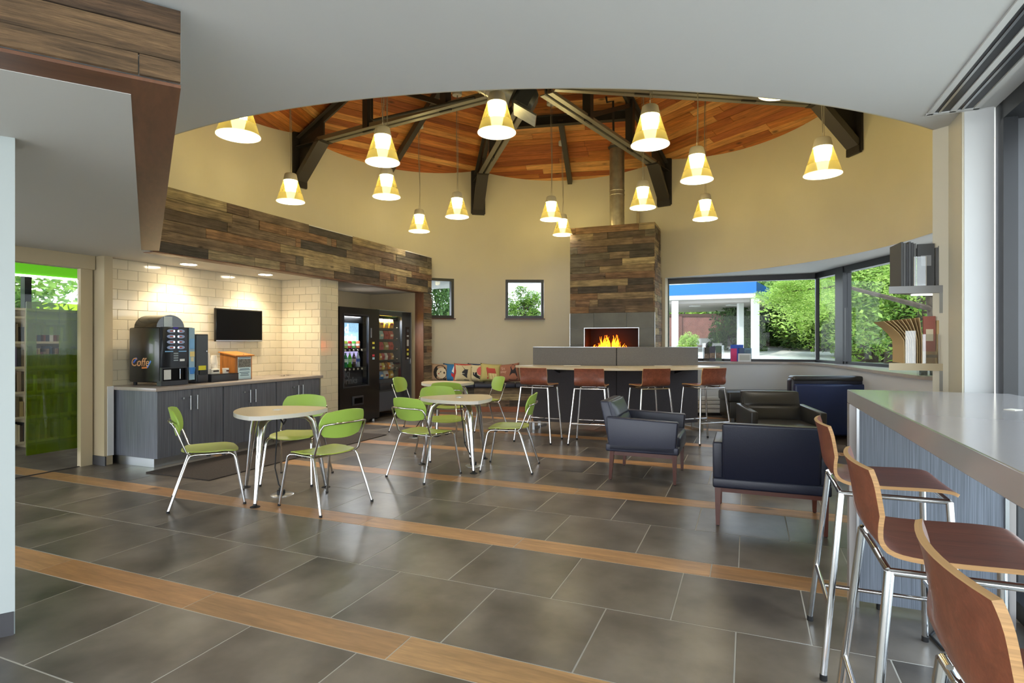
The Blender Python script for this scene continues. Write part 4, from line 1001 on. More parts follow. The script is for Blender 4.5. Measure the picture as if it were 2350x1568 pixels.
# folded newspapers fanning out
for k in range(9):
    p = sa+ed*(.062+k*.011)+sdir*.03; e = empty('newspaper', (p.x, p.y, shz[1]), math.atan2(ed.y, ed.x), 'cream newspaper curling left on the lower shelf, %s from the left' % ORD[k], 'newspaper', 'newspapers on the lower shelf')
    n_ = 7; m_ = MB(); vs = []
    for side in (0, .004):
        for y in (0, .2):
            for i in range(n_):
                t = i/(n_-1); bend = -(.10-.011*k)*max(0, t-.45)**1.5*2.6
                vs.append((side+bend, y, .27*t-.2*abs(bend)))
    fs = []
    for i in range(n_-1): fs += [(i, i+1, n_+i+1, n_+i), (2*n_+i, 2*n_+i+1, 3*n_+i+1, 3*n_+i), (i, i+1, 2*n_+i+1, 2*n_+i), (n_+i, n_+i+1, 3*n_+i+1, 3*n_+i)]
    fs += [(0, n_, 3*n_, 2*n_), (n_-1, 2*n_-1, 4*n_-1, 3*n_-1)]
    obj('folded_sheets', m_.add(vs, fs), flat(['b79a6c', 'a88c60', 'c2a678', '9c8258'][k % 4]), e, smooth=30)
mag(.165, shz[1], .275, .012, .06, '9a5a4c', 'red and tan magazine cover on the lower shelf', None, .0, 'magazine', 'front_magazine', 'd8c8a8')
mag(.16, shz[1], .07, .006, .09, 'c4a878', 'small cream leaflet standing on the lower shelf', None, 0, 'leaflet', 'leaflet', '6a5a48')
mag(.23, shz[1], .25, .05, .03, 'b89a6a', 'thick tan booklet at the pier end of the lower shelf', None, 0, 'booklet', 'booklet')
for (t, z, wd_, h, lab) in ((.128, shz[0], .06, .17, 'clear acrylic holder in front of the upper shelf magazines'), (.085, shz[1], .05, .19, 'clear acrylic holder in front of the curling newspapers'), (.17, shz[1], .08, .17, 'clear acrylic holder in front of the red magazine')):
    p = sa+ed*t-sdir*.002; e = empty('acrylic_holder', (p.x, p.y, z), math.atan2(ed.y, ed.x), lab, 'holder', 'acrylic holders on the wall shelves')
    obj('front', MB().box((wd_/2, -.003, h/2), (wd_, .003, h)), M['acr'], e); obj('edge', MB().box((0, -.002, h/2), (.002, .006, h)).box((wd_, -.002, h/2), (.002, .006, h)), M['paper'], e)
# things on the window sill
def onsill(x, y): return P(x, y, .985)
def stand(name, x0, x1, h, y, lab, cat, col, depth=.05):
    a, b = onsill(x0, y), onsill(x1, y); e = empty(name, ((a.x+b.x)/2, (a.y+b.y)/2, .985), 0, lab, cat); return e, (b.x-a.x)
e, wd_ = stand('brochure_holder', 1614, 1659, .35, 829.5, 'clear brochure holder with travel leaflets on the sill left of the book rack', 'holder', None)
obj('box', MB().box((0, 0, .006), (wd_, .1, .012)).box((-wd_/2, 0, .15), (.006, .1, .3)).box((wd_/2, 0, .15), (.006, .1, .3)).box((0, .05, .17), (wd_, .004, .34)), M['acr'], e)
for k, (x, c_, hh) in enumerate(((-.13, '3c3a34', .25), (-.02, '4a4a58', .27), (.1, '5a6a5c', .28))):
    lf = obj('leaflet', MB().box((x, -.01, hh/2+.01), (.11, .012, hh)), flat(c_), e)
    obj('leaflet_photo', MB().box((x, -.018, hh*.4), (.1, .004, hh*.35)), mat('leaflet_photo%d' % k, '7a6a5c', .6, noise=.5, nscale=30), lf)
e, wd_ = stand('booklet_rack', 1678, 1707, .3, 829.5, 'blue topped booklet display with pink booklets on the sill', 'display', None)
obj('backing', MB().box((0, .03, .155), (wd_, .02, .31)), flat('2a50a8'), e); obj('booklet', MB().box((-.07, 0, .12), (.11, .02, .24)), flat('c03468'), e); obj('booklet', MB().box((.08, .01, .17), (.1, .015, .16)), flat('3c4c68'), e)
e, wd_ = stand('picture_frame', 1690, 1719, .14, 830, 'small white framed notice standing on the window sill', 'frame', None)
obj('border', MB().box((0, -.08, .075), (wd_, .015, .15)), M['white'], e); obj('notice', MB().box((0, -.09, .075), (wd_-.05, .004, .10)), flat('a8a8a0'), e)
e, wd_ = stand('booklet_stand', 1709, 1726, .24, 829, 'pale blue booklet standing behind the framed notice', 'booklet', None)
obj('booklet', MB().box((0, .04, .12), (wd_, .03, .25)), flat('7ab0c0'), e); obj('booklet_print', MB().box((0, .023, .12), (wd_*.6, .004, .18)), flat('4a7a90'), e)
e = empty('leaflet_holder', (4.32, 6.02, .985), 0, 'clear leaflet holders with small leaflets at the near end of the sill', 'holder')
for k, x in enumerate((-.0, .11, .22)):
    obj('pocket', MB().box((x, 0, .09), (.09, .04, .18)), M['acr'], e); obj('leaflets', MB().box((x+.01, .0, .08), (.07, .02, .14)), mat('leaflets%d' % k, '5c7078', .6, noise=.5, nscale=40), e)
# radiator
rd = empty('radiator', (3.85, 10.46, 0), -.03, 'low white fin radiator on the knee wall behind the rightmost stool', 'radiator')
for k in range(4): obj('panel', MB().box((0, 0, .09+k*.075), (1.3, .1, .066)), M['white'], rd, bevel=.006)
obj('end_cap', MB().box((-.66, 0, .205), (.02, .11, .31)), M['white'], rd); obj('end_cap', MB().box((.66, 0, .205), (.02, .11, .31)), M['white'], rd)
obj('foot_gap', MB().box((0, .01, .025), (1.28, .08, .05)), M['rub'], rd)

# ================================================================== GREEN CHAIRS
def sq(a, b, k):
    p, q_ = 2*a-1, 2*b-1; return p*math.sqrt(1-q_*q_*k), q_*math.sqrt(1-p*p*k)
def make_green():
    t = empty('cafe_chair', (0, 0, 0), 0, 'green chair', 'chair', 'green plastic chairs around the cafe tables')
    def seat(a, b):
        y, x = sq(a, b, .3); wdt = .225-.012*(1-x)*.5-.02*max(0, -x)
        z = .448+.012*y*y-.022*max(0, x-.35)**2*1.6-.006*math.cos(x*2)+.004
        return Vector((x*.215+.01, y*wdt, z-.030*max(0, x-.55)**1.0*.6)), Vector((0, 0, 1))
    obj('seat', MB().grid(seat, 14, 14, .009), M['greens'], t, smooth=60)
    def back(a, b):
        y, z = sq(a, b, .33); x = -.262-.055*z*.5+.055*y*y
        return Vector((x, y*(.222+.008*z), .695+z*.115)), Vector((1, 0, .25)).normalized()
    obj('backrest', MB().grid(back, 16, 10, .010), M['green'], t, smooth=60)
    for s in (-1, 1):
        l = obj('leg', MB().tube([(.12, s*.195, .430), (.165, s*.205, .428), (.188, s*.212, .412), (.198, s*.214, .38), (.265, s*.24, .008)], .0105, 10), M['chrome'], t, smooth=60)
        obj('foot', MB().lathe([(.0125, 0), (.0125, .018)], 10, (.266, s*.2405, 0)), M['rub'], l)
        l = obj('leg', MB().tube([(-.135, s*.212, .425), (-.15, s*.218, .40), (-.28, s*.262, .008)], .0105, 10), M['chrome'], t, smooth=60)
        obj('foot', MB().lathe([(.0125, 0), (.0125, .018)], 10, (-.281, s*.2625, 0)), M['rub'], l)
    fr = MB()
    fr.tube([(.12, -.195, .43), (-.1, -.205, .432), (-.135, -.212, .425)], .009, 8); fr.tube([(.12, .195, .43), (-.1, .205, .432), (-.135, .212, .425)], .009, 8)
    fr.tube([(.10, -.195, .428), (.10, .195, .428)], .008, 8); fr.tube([(-.12, -.205, .428), (-.12, .205, .428)], .008, 8)
    obj('seat_frame', fr, M['chrome'], t, smooth=60)
    bf = MB(); pts = [(-.125, -.208, .428), (-.16, -.222, .46), (-.235, -.222, .66), (-.253, -.212, .695), (-.276, -.17, .703)]
    pts += [(-.290, -.08, .703), (-.293, 0, .703), (-.290, .08, .703)]+[(x, -y, z) for x, y, z in pts[::-1]][0:0]
    L_ = pts+[(-.276, .17, .703), (-.253, .212, .695), (-.235, .222, .66), (-.16, .222, .46), (-.125, .208, .428)]
    obj('back_frame', bf.tube(L_, .0085, 8), M['chrome'], t, smooth=60)
    gl = MB()
    for x in (.11, -.0):
        for s in (-1, 1): gl.box((x, s*.19, .425), (.03, .02, .022))
    obj('glide', gl, M['rub'], t)
    return t
chairs = [(-2.57, 4.85, 27, 'green chair at the left end of the near cafe table, seen from its side', ),
          (-2.11, 5.60, -90, 'green chair between the near cafe table and the cabinets, facing the camera'),
          (-1.56, 4.757, 147, 'green chair on the right of the near cafe table, back to the camera'),
          (-.876, 5.78, 53.7, 'green chair at the middle cafe table with its back to the camera, left front'),
          (-.025, 6.12, 169.6, 'green chair at the right of the middle cafe table, in profile'),
          (-.81, 6.74, -65, 'green chair behind the middle cafe table, facing the camera'),
          (-1.50, 8.72, -14, 'green chair left of the far cafe table, beside the snack machine'),
          (-.86, 7.93, 84, 'green chair tucked under the near side of the far cafe table'),
          (-.42, 8.85, 205, 'olive green chair right of the far cafe table, before the bench')]
g0 = make_green()
for i, (x, y, a, lab) in enumerate(chairs):
    c = g0 if i == 0 else dup(g0)
    c.location = (x, y, 0); c.rotation_euler = (0, 0, math.radians(a)); c['label'] = lab

# ================================================================== CAFE TABLES
def make_table():
    t = empty('cafe_table', (0, 0, 0), 0, 'cafe table', 'table', 'three-cornered cafe tables')
    pts = []
    rc, n_ = .46, 12
    for k in range(3):
        a0 = 2*pi*k/3; a1 = 2*pi*(k+1)/3
        A = Vector((math.cos(a0), math.sin(a0)))*rc; B = Vector((math.cos(a1), math.sin(a1)))*rc; m_ = (a0+a1)/2
        bul = Vector((math.cos(m_), math.sin(m_)))*.115
        for i in range(n_):
            s_ = (i+.5)/n_; e_ = .02; s2 = e_+(1-2*e_)*s_
            pts.append(A.lerp(B, s2)+bul*(4*s2*(1-s2)))
    obj('tabletop', MB().prism(pts, .728, .742), M['cream'], t)
    obj('edge_band', MB().prism([p*1.004 for p in pts], .706, .7395), M['wedge'], t, smooth=30)
    obj('grommet', MB().lathe([(.045, .0), (.045, .003), (.03, .003), (.03, .001)], 20), M['alu'], t, loc=(-.02, 0, .742), smooth=30)
    for k in range(3):
        a = 2*pi*k/3; d = Vector((math.cos(a), math.sin(a), 0))
        l = obj('leg', MB().tube([d*.10+Vector((0, 0, .695)), d*.2+Vector((0, 0, .69)), d*.26+Vector((0, 0, .675)), d*.305+Vector((0, 0, .63)), d*.33+Vector((0, 0, .55)), d*.425+Vector((0, 0, .018))], [.026, .028, .031, .031, .028, .015], 14), M['chrome'], t, smooth=60)
        obj('foot', MB().lathe([(.04, 0), (.04, .004), (.016, .014), (.014, .03)], 16, d*.427), M['rub'], l)
    obj('hub', MB().lathe([(.11, .69), (.11, .706)], 16), M['steeld'], t)
    cb = MB().tube([(.03, .05, .70), (.04, .10, .66), (.02, .07, .62), (-.01, .03, .66)], .008, 8); obj('cable_loop', cb, M['rub'], t, smooth=60)
    return t
tabs = [(-2.096, 5.09, -90, (-2.03, 5.05), 'white and cream three-cornered table nearest the camera, by the floor mat'), (-.567, 6.25, -66, (-.41, 6.23), 'three-cornered cafe table in the middle of the cafe area'), (-1.0, 8.55, 20, (-1.36, 8.09), 'three-cornered cafe table farthest away, before the cushion bench')]
t0 = make_table()
pn_ = ['near', 'middle', 'far']
for i, (x, y, a, fpp, lab) in enumerate(tabs):
    c = t0 if i == 0 else dup(t0)
    c.location = (x, y, 0); c.rotation_euler = (0, 0, math.radians(a)); c['label'] = lab
    e = empty('floor_outlet', (fpp[0], fpp[1], .0), 0, 'round metal floor power plate under the %s cafe table' % pn_[i], 'outlet', 'floor power plates')
    obj('cover_plate', MB().lathe([(.098, 0), (.098, .003), (.09, .006), (.0001, .008)], 28), M['alu'], e, smooth=30)
    obj('plug', MB().lathe([(.034, .008), (.034, .04), (.02, .045), (.02, .06)], 14), M['rub'], e, loc=(-.01, .0, 0))
    top = Vector((x, y, .69))-Vector((fpp[0], fpp[1], 0)); s_ = Vector((-.01, 0, .06))
    obj('power_cable', MB().tube([s_, s_+Vector((-.02, 0, .03)), s_.lerp(top, .3)+Vector((-.05, .02, -.02)), s_.lerp(top, .7)+Vector((-.02, .02, -.03)), top], .006, 8), M['rub'], e, smooth=60)

# ================================================================== BAR STOOLS
def make_stool():
    t = empty('bar_stool', (0, 0, 0), 0, 'stool', 'stool', 'walnut and chrome bar stools')
    prof = [(.215, .752), (.19, .763), (.12, .766), (.0, .762), (-.10, .762), (-.165, .772), (-.202, .80), (-.218, .84), (-.228, .90), (-.238, .96), (-.250, 1.0)]
    # resample
    def cr_(b):
        s_ = b*(len(prof)-1); i = min(int(s_), len(prof)-2); f_ = s_-i
        q_ = [Vector(prof[max(0, min(len(prof)-1, i+k))]) for k in (-1, 0, 1, 2)]
        return .5*((2*q_[1])+(q_[2]-q_[0])*f_+(2*q_[0]-5*q_[1]+4*q_[2]-q_[3])*f_*f_+(3*q_[1]-3*q_[2]+q_[3]-q_[0])*f_**3)
    def at(b):
        p = cr_(b); d = (cr_(min(1, b+.01))-cr_(max(0, b-.01))).normalized(); return p, Vector((-d.y, d.x))
    def shell(a, b):
        p, nn = at(b); y = (2*a-1); tup = max(0, min(1, (p.y-.78)/.1)); tseat = max(0, (p.x-.05)/.165)
        x = p.x+.028*y*y*tup; z = p.y-.012*(tseat**2)*0+.004*y*y*(1-tup)
        wdt = .198-.003*tup-.006*(max(0, b-.9)*10)**2*1.0-.008*(max(0, .08-b)*12)**2
        return Vector((x, y*wdt, z)), Vector((nn.x, 0, nn.y))
    nu, nv = 10, 30; g = MB().grid(shell, nu, nv, .013); me = g.mesh('seat_shell', 60); me.materials.append(M['walnut']); me.materials.append(M['ply'])
    for k in range(len(me.polygons)-2*(nu+nv), len(me.polygons)): me.polygons[k].material_index = 1
    obj('seat_shell', me, None, t)
    zt_ = .735
    F_ = {}
    for (nm_, x, y, fx, fy_) in (('fl', .19, .185, .215, .245), ('fr', .19, -.185, .215, -.245), ('rl', -.175, .195, -.245, .265), ('rr', -.175, -.195, -.245, -.265)):
        F_[nm_] = (Vector((x, y, zt_)), Vector((fx, fy_, .02)))
        l = obj('leg', MB().tube([F_[nm_][0], F_[nm_][1]], .0128, 12), M['chrome'], t, smooth=60)
        obj('foot', MB().lathe([(.014, 0), (.014, .022), (.011, .026)], 12, (fx, fy_, 0)), M['rub'], l)
    def at_z(k, z): a, b = F_[k]; return a.lerp(b, (a.z-z)/(a.z-b.z))
    rl = MB(); q_ = [F_['fl'][0], F_['fr'][0], F_['rr'][0], F_['rl'][0], F_['fl'][0]]
    for i in range(4): rl.tube([q_[i], q_[i+1]], .0105, 10)
    rl.tube([(-.175, -.11, zt_), (-.19, -.10, .765)], .007, 6); rl.tube([(-.175, .11, zt_), (-.19, .10, .765)], .007, 6)
    obj('seat_frame', rl, M['chrome'], t, smooth=60)
    obj('footrest', MB().tube([at_z('rl', .28), at_z('rr', .28)], .0095, 10), M['chrome'], t, smooth=60)
    obj('footrest', MB().tube([at_z('fl', .28), at_z('fr', .28)], .0095, 10), M['chrome'], t, smooth=60)
    a = (at_z('rl', .28)+at_z('rr', .28))/2; b = (at_z('fl', .28)+at_z('fr', .28))/2
    obj('stretcher', MB().tube([a, b], .009, 10), M['chrome'], t, smooth=60)
    return t
s0 = make_stool()
def uva(u, v, a): p = UV(u, v); return (p.x, p.y, a)
st_list = [(.375, 7.83, 64, 'walnut bar stool at the left end of the curved high table'), (1.06, 7.60, 72, 'walnut bar stool second from the left at the curved high table'),
           (1.83, 7.62, 103, 'walnut bar stool third from the left at the curved high table'), (2.60, 7.75, 111, 'walnut bar stool at the right end of the curved high table')]
for (v, lab) in ((2.845, 'walnut bar stool at the far corner of the grey counter on the right'), (1.99, 'walnut bar stool in the middle of three at the right counter'), (1.145, 'walnut bar stool nearest the camera, cut by the bottom right corner')):
    p = UV(.525, v); st_list.append((p.x, p.y, math.degrees(UANG), lab))
for i, (x, y, a, lab) in enumerate(st_list):
    c = s0 if i == 0 else dup(s0)
    c.location = (x, y, 0); c.rotation_euler = (0, 0, math.radians(a)); c['label'] = lab
    c['group'] = 'bar stools at the curved high table' if i < 4 else 'bar stools at the right counter'

# ================================================================== CURVED HIGH TABLE
def circ3(a, b, c):
    ax, ay, bx, by, cx, cy = *a, *b, *c
    d = 2*(ax*(by-cy)+bx*(cy-ay)+cx*(ay-by))
    ux = ((ax*ax+ay*ay)*(by-cy)+(bx*bx+by*by)*(cy-ay)+(cx*cx+cy*cy)*(ay-by))/d
    uy = ((ax*ax+ay*ay)*(cx-bx)+(bx*bx+by*by)*(ax-cx)+(cx*cx+cy*cy)*(bx-ax))/d
    return Vector((ux, uy)), math.hypot(ax-ux, ay-uy)
def arc(a, b, c, n_):
    o, r = circ3(a, b, c); A = math.atan2(a[1]-o.y, a[0]-o.x); B = math.atan2(c[1]-o.y, c[0]-o.x); m_ = math.atan2(b[1]-o.y, b[0]-o.x)
    A %= 2*pi; B %= 2*pi; m_ %= 2*pi
    return o, r, [A+(B-A)*i/n_ for i in range(n_+1)]
ht = empty('high_table', (1.5, 8.6, 0), 0, 'curved bar-height table with grey felt screen and cream top', 'table')
off = Vector((1.5, 8.6))
oS, rS, aS = arc((.332, 9.07), (1.60, 8.69), (2.90, 8.88), 24)
oF, rF, aF = arc((.05, 8.88), (1.46, 7.83), (3.10, 8.52), 24)
HT = .985
def ap(o, r, a): return Vector((o.x+r*math.cos(a), o.y+r*math.sin(a)))-off
mid = 12
for k, (i0, i1) in enumerate(((0, mid), (mid, 24))):
    fpts = [ap(oF, rF, aF[i]) for i in range(i0, i1+1)]; bpts = [ap(oS, rS-.02, aS[i]) for i in range(i0, i1+1)]
    g = .003 if k == 0 else -.003
    poly = fpts+bpts[::-1]
    obj('tabletop', MB().prism([Vector((p.x-(g if j in (len(fpts)-1 if k == 0 else 0,) else 0), p.y)) for j, p in enumerate(poly)], HT-.005, HT), M['cream'], ht)
    obj('top_edge', MB().prism([p*.999 for p in poly], HT-.032, HT-.005), M['cream'], ht, smooth=30)
    def cpanel(z0, z1, th, r_off, m, nme, par=ht, i0=i0, i1=i1):
        a_, b_ = [], []
        for i in range(i0, i1+1):
            aa = aS[i]+(.0004 if i == i0 else -.004 if i == i1 else 0)*(1 if aS[-1] > aS[0] else -1)
            a_.append(ap(oS, rS+r_off, aa)); b_.append(ap(oS, rS+r_off-th, aa))
        n_ = len(a_); vs = [(p.x, p.y, z) for z in (z0, z1) for p in a_+b_]
        fs = []
        for i in range(n_-1): fs += [(i, i+1, n_+i+1, n_+i), (2*n_+i, 2*n_+i+1, 3*n_+i+1, 3*n_+i), (i, i+1, 2*n_+i+1, 2*n_+i), (n_+i, n_+i+1, 3*n_+i+1, 3*n_+i)]
        fs += [(0, n_, 3*n_, 2*n_), (n_-1, 2*n_-1, 4*n_-1, 3*n_-1)]
        return obj(nme, MB().add(vs, fs), M[m], par, smooth=30)
    cpanel(HT+.002, 1.265, .04, .0, 'felt', 'screen'); cpanel(1.266, 1.272, .042, .001, 'alu', 'screen_cap')
    cpanel(.10, HT-.033, .05, -.005, 'feltd', 'base_panel')
p = ap(oS, rS-.045, aS[12]); obj('seam_light_stop', MB().box((p.x, p.y, (.10+1.262)/2), (.05, .012, 1.16)), M['steeld'], ht, rz=0)  # added strip behind the seam, stops the flames shining through
for i in (1, 11, 13, 23):
    p = ap(oS, rS, aS[i]); q2 = ap(oS, rS+.22, aS[i])
    obj('foot_frame', MB().beam((*q2, .02), (*ap(oS, rS-.25, aS[i]), .02), .04, .04).beam((*p, 0), (*p, .1), .04, .04).box((q2.x, q2.y, .06), (.035, .035, .12)), M['alu'], ht)
for i in (4, 20):
    p = ap(oS, rS+.02, aS[i]); q2 = ap(oS, rS+.45, aS[i]); 
    obj('bracket', MB().add([(p.x, p.y-.0, HT-.034), (q2.x, q2.y, HT-.034), (p.x, p.y, HT-.12), (p.x+.02, p.y, HT-.034), (q2.x+.02, q2.y, HT-.034), (p.x+.02, p.y, HT-.12)], [(0, 1, 2), (3, 5, 4), (0, 1, 4, 3), (1, 2, 5, 4), (2, 0, 3, 5)]), M['black'], ht)
for i in (6, 18):
    p = ap(oS, rS+.10, aS[i]); obj('power_strip', MB().box((p.x, p.y, HT+.004), (.26, .05, .008)), M['paper'], ht, bevel=.002, seg=1)

# ================================================================== ARMCHAIRS
def make_arm(navy='navy', side='navyl', nm_='armchair', back_h=.765):
    t = empty(nm_, (0, 0, 0), 0, 'armchair', 'armchair', 'leather armchairs of the lounge')
    for s in (-1, 1):
        obj('arm', MB().add([(-.33, s*.31, .29), (.30, s*.31, .29), (.30, s*.385, .29), (-.33, s*.385, .29), (-.355, s*.31, .62), (.325, s*.31, .595), (.325, s*.385, .595), (-.355, s*.385, .62)], [(0, 3, 2, 1), (4, 5, 6, 7), (0, 1, 5, 4), (1, 2, 6, 5), (2, 3, 7, 6), (3, 0, 4, 7)]), M[side], t, bevel=.016, seg=3)
    obj('body_rail', MB().box((-.015, 0, .322), (.69, .77, .075)), M[side], t, bevel=.014, seg=3)
    bs = MB().add([(-.345, -.318, .33), (-.22, -.318, .33), (-.22, .318, .33), (-.345, .318, .33), (-.435, -.318, back_h), (-.345, -.318, back_h), (-.345, .318, back_h), (-.435, .318, back_h)], [(0, 3, 2, 1), (4, 5, 6, 7), (0, 1, 5, 4), (1, 2, 6, 5), (2, 3, 7, 6), (3, 0, 4, 7)])
    obj('back', bs, M[navy], t, bevel=.018, seg=3)
    def cush(a, b):
        y = 2*a-1; z = b; cr_ = math.exp(-((z-.52)/.035)**2)*.022*max(0, 1-abs(y)**3)
        p = Vector((-.335+.115*(1-z)+.03*(1-abs(2*z-1)**4)*(1-y**6)-cr_+.012, y*.312, .43+z*(back_h-.005-.43)))
        return p, Vector((1, 0, .2)).normalized()
    obj('back_cushion', MB().grid(cush, 18, 26, .04), M[side], t, smooth=60)
    obj('seat_cushion', MB().box((.035, 0, .392), (.60, .61, .12)), M[side], t, bevel=.03, seg=3)
    fr = MB()
    fr.box((-.30, 0, .268), (.03, .72, .04)); fr.box((.29, 0, .268), (.03, .72, .04))
    for s in (-1, 1): fr.box((0, s*.35, .268), (.60, .03, .04))
    obj('base_frame', fr, M['cherry'], t)
    for (x, y) in ((-.30, -.35), (-.30, .35), (.29, -.35), (.29, .35)):
        ox = -.02 if x < 0 else .0
        l = obj('leg', MB().add([(x-.022, y-.022, .288), (x+.022, y-.022, .288), (x+.022, y+.022, .288), (x-.022, y+.022, .288), (x-.013+ox, y-.013, .006), (x+.013+ox, y-.013, .006), (x+.013+ox, y+.013, .006), (x-.013+ox, y+.013, .006)], [(0, 3, 2, 1), (4, 5, 6, 7), (0, 1, 5, 4), (1, 2, 6, 5), (2, 3, 7, 6), (3, 0, 4, 7)]), M['cherry'], t)
        obj('glide', MB().lathe([(.01, 0), (.01, .006)], 10, (x+ox, y, 0)), M['rub'], l)
    return t
a1 = make_arm('navyl', 'navyl'); a1.location = (1.39, 5.80, 0); a1.rotation_euler = (0, 0, math.radians(-22)); a1['label'] = 'slate blue leather armchair in profile, facing right towards the lounge'
a2 = make_arm('navy', 'navy'); a2.location = (1.955, 4.37, 0); a2.rotation_euler = (0, 0, math.radians(68.5)); a2['label'] = 'dark navy armchair with its back to the camera, nearest of the lounge'
a3 = make_arm('char', 'char'); a3.location = (3.0, 6.42, 0); a3.rotation_euler = (0, 0, math.radians(-98)); a3['label'] = 'charcoal leather armchair facing the camera behind the navy one'
# blue lounge chair by the window
lc = empty('lounge_chair', (4.42, 8.2, 0), math.radians(86), 'wide blue lounge chair with grey headrest cushion by the knee wall, back to the camera', 'armchair')
obj('back_shell', MB().box((-.30, 0, .41), (.10, .98, .71)), mat('blue_vinyl', '1c2c54', .35, bump=.05), lc, bevel=.03, seg=3)
obj('back_cushion', MB().box((-.20, .03, .60), (.18, .98, .49)), M['navy'], lc, bevel=.05, seg=4)
obj('headrest', MB().box((-.20, .02, .835), (.20, .95, .08)), M['char'], lc, bevel=.035, seg=4)
obj('seat_cushion', MB().box((.16, 0, .37), (.66, .92, .16)), M['char'], lc, bevel=.03, seg=3)
obj('base', MB().box((.06, 0, .17), (.78, .94, .24)), M['navy'], lc, bevel=.02)
for s in (-1, 1):
    for x in (-.28, .38): obj('leg', MB().box((x, s*.42, .03), (.05, .05, .06)), M['steeld'], lc)
ot = empty('ottoman', (4.28, 9.86, 0), math.radians(-4), 'charcoal leather ottoman bench behind the charcoal armchair', 'ottoman')
obj('cushion', MB().box((0, 0, .42), (1.25, .62, .17)), M['char'], ot, bevel=.035, seg=3)
obj('base', MB().box((0, 0, .20), (1.2, .58, .28)), M['char'], ot, bevel=.015)
for sx_ in (-1, 1):
    for sy in (-1, 1): obj('leg', MB().box((sx_*.54, sy*.23, .03), (.05, .05, .06)), M['alu'], ot)

# ================================================================== RIGHT COUNTER
rc_ = empty('bar_counter', (0, 0, 0), 0, 'long grey waterfall bar counter along the right window', 'counter')
U0, U1, VE = .482, 1.16, 3.435
tp = MB().uvbox(U0, U1, -1.5, VE, 1.03, 1.10)
tp.uvbox(U0, U1, -1.5, -1.45, 1.03, 1.10)
obj('countertop', tp, M['solid'], rc_, bevel=.003, seg=1)
obj('end_leg', MB().uvbox(U0, U0+.03, VE-.07, VE, 0, 1.03), M['solid'], rc_); obj('end_leg', MB().uvbox(U1-.03, U1, VE-.07, VE, 0, 1.03), M['solid'], rc_)
obj('leg_edge', MB().uvbox(U0+.03, U0+.042, VE-.085, VE-.06, 0, 1.03).uvbox(U1-.045, U1-.03, VE-.085, VE-.06, 0, 1.03), M['alu'], rc_)
obj('end_panel', MB().uvbox(U0+.042, U1-.045, VE-.075, VE-.045, .03, 1.03), M['zebral'], rc_)
obj('foot', MB().lathe([(.02, 0), (.02, .03)], 12, UV(U0+.14, VE-.06)), M['rub'], rc_); obj('foot', MB().lathe([(.02, 0), (.02, .03)], 12, UV(U1-.09, VE-.06)), M['rub'], rc_)
obj('screw', MB().tube([UV(U0+.14, VE-.085, .10), UV(U0+.14, VE-.074, .10)], .006, 10), M['chrome'], rc_); obj('cable_hole', MB().tube([UV(U1-.17, VE-.0765, .92), UV(U1-.17, VE-.074, .92)], .01, 10), M['rub'], rc_)
p = UV(U0+.42, VE-.35); fo = empty('floor_outlet', (p.x, p.y, 0), 0, 'round metal floor plate with black cable under the right counter', 'outlet')
obj('cover_plate', MB().lathe([(.07, 0), (.07, .003), (.06, .006), (.0001, .007)], 24), M['alu'], fo, smooth=30)
obj('power_cable', MB().tube([(0, 0, .01), (-.08, -.07, .008), (-.13, -.02, .008), (-.1, .1, .008), (-.02, .16, .008), (.12, .2, .01)], .006, 8), M['rub'], fo, smooth=60)
tag(obj('paper_scrap', MB().box((0, 0, .001), (.05, .035, .002)), M['paper'], loc=P(2325, 941, 1.10), rz=.4), 'tiny white paper scrap lying on the grey counter', 'paper')

# ================================================================== BENCH WITH CUSHIONS
bn = empty('bench', (-.15, 11.02, 0), 0, 'built-in bench with navy seat and reclaimed wood front below the windows', 'bench')
obj('seat_box', MB().box((0, .24, .27), (2.6, .46, .40)), M['steeld'], bn)
for k in range(3): obj('seat_pad', MB().box((-.97+k*.79, .20, .505), (.785, .52, .085)), M['navy'], bn, bevel=.02, seg=3)
obj('seat_pad', MB().box((1.25, .20, .505), (.11, .52, .085)), M['navy'], bn, bevel=.02, seg=3)
for z0, sd in ((.10, 31), (.222, 32), (.344, 33)):
    x = -1.3; rr = random.Random(sd)
    while x < 1.28:
        l = min(rr.uniform(.35, 1.0), 1.3-x); me = MB().box((0, 0, 0), (l-.003, .02, .119)).mesh('plank', bevel=.0015, seg=1); me.materials.append(M['barn'])
        obj('plank', me, None, bn, loc=(x+l/2, -.0+rr.uniform(-.003, .003), z0+.061)); x += l
obj('plinth', MB().box((0, -.006, .05), (2.6, .03, .10)), M['reddish'], bn)
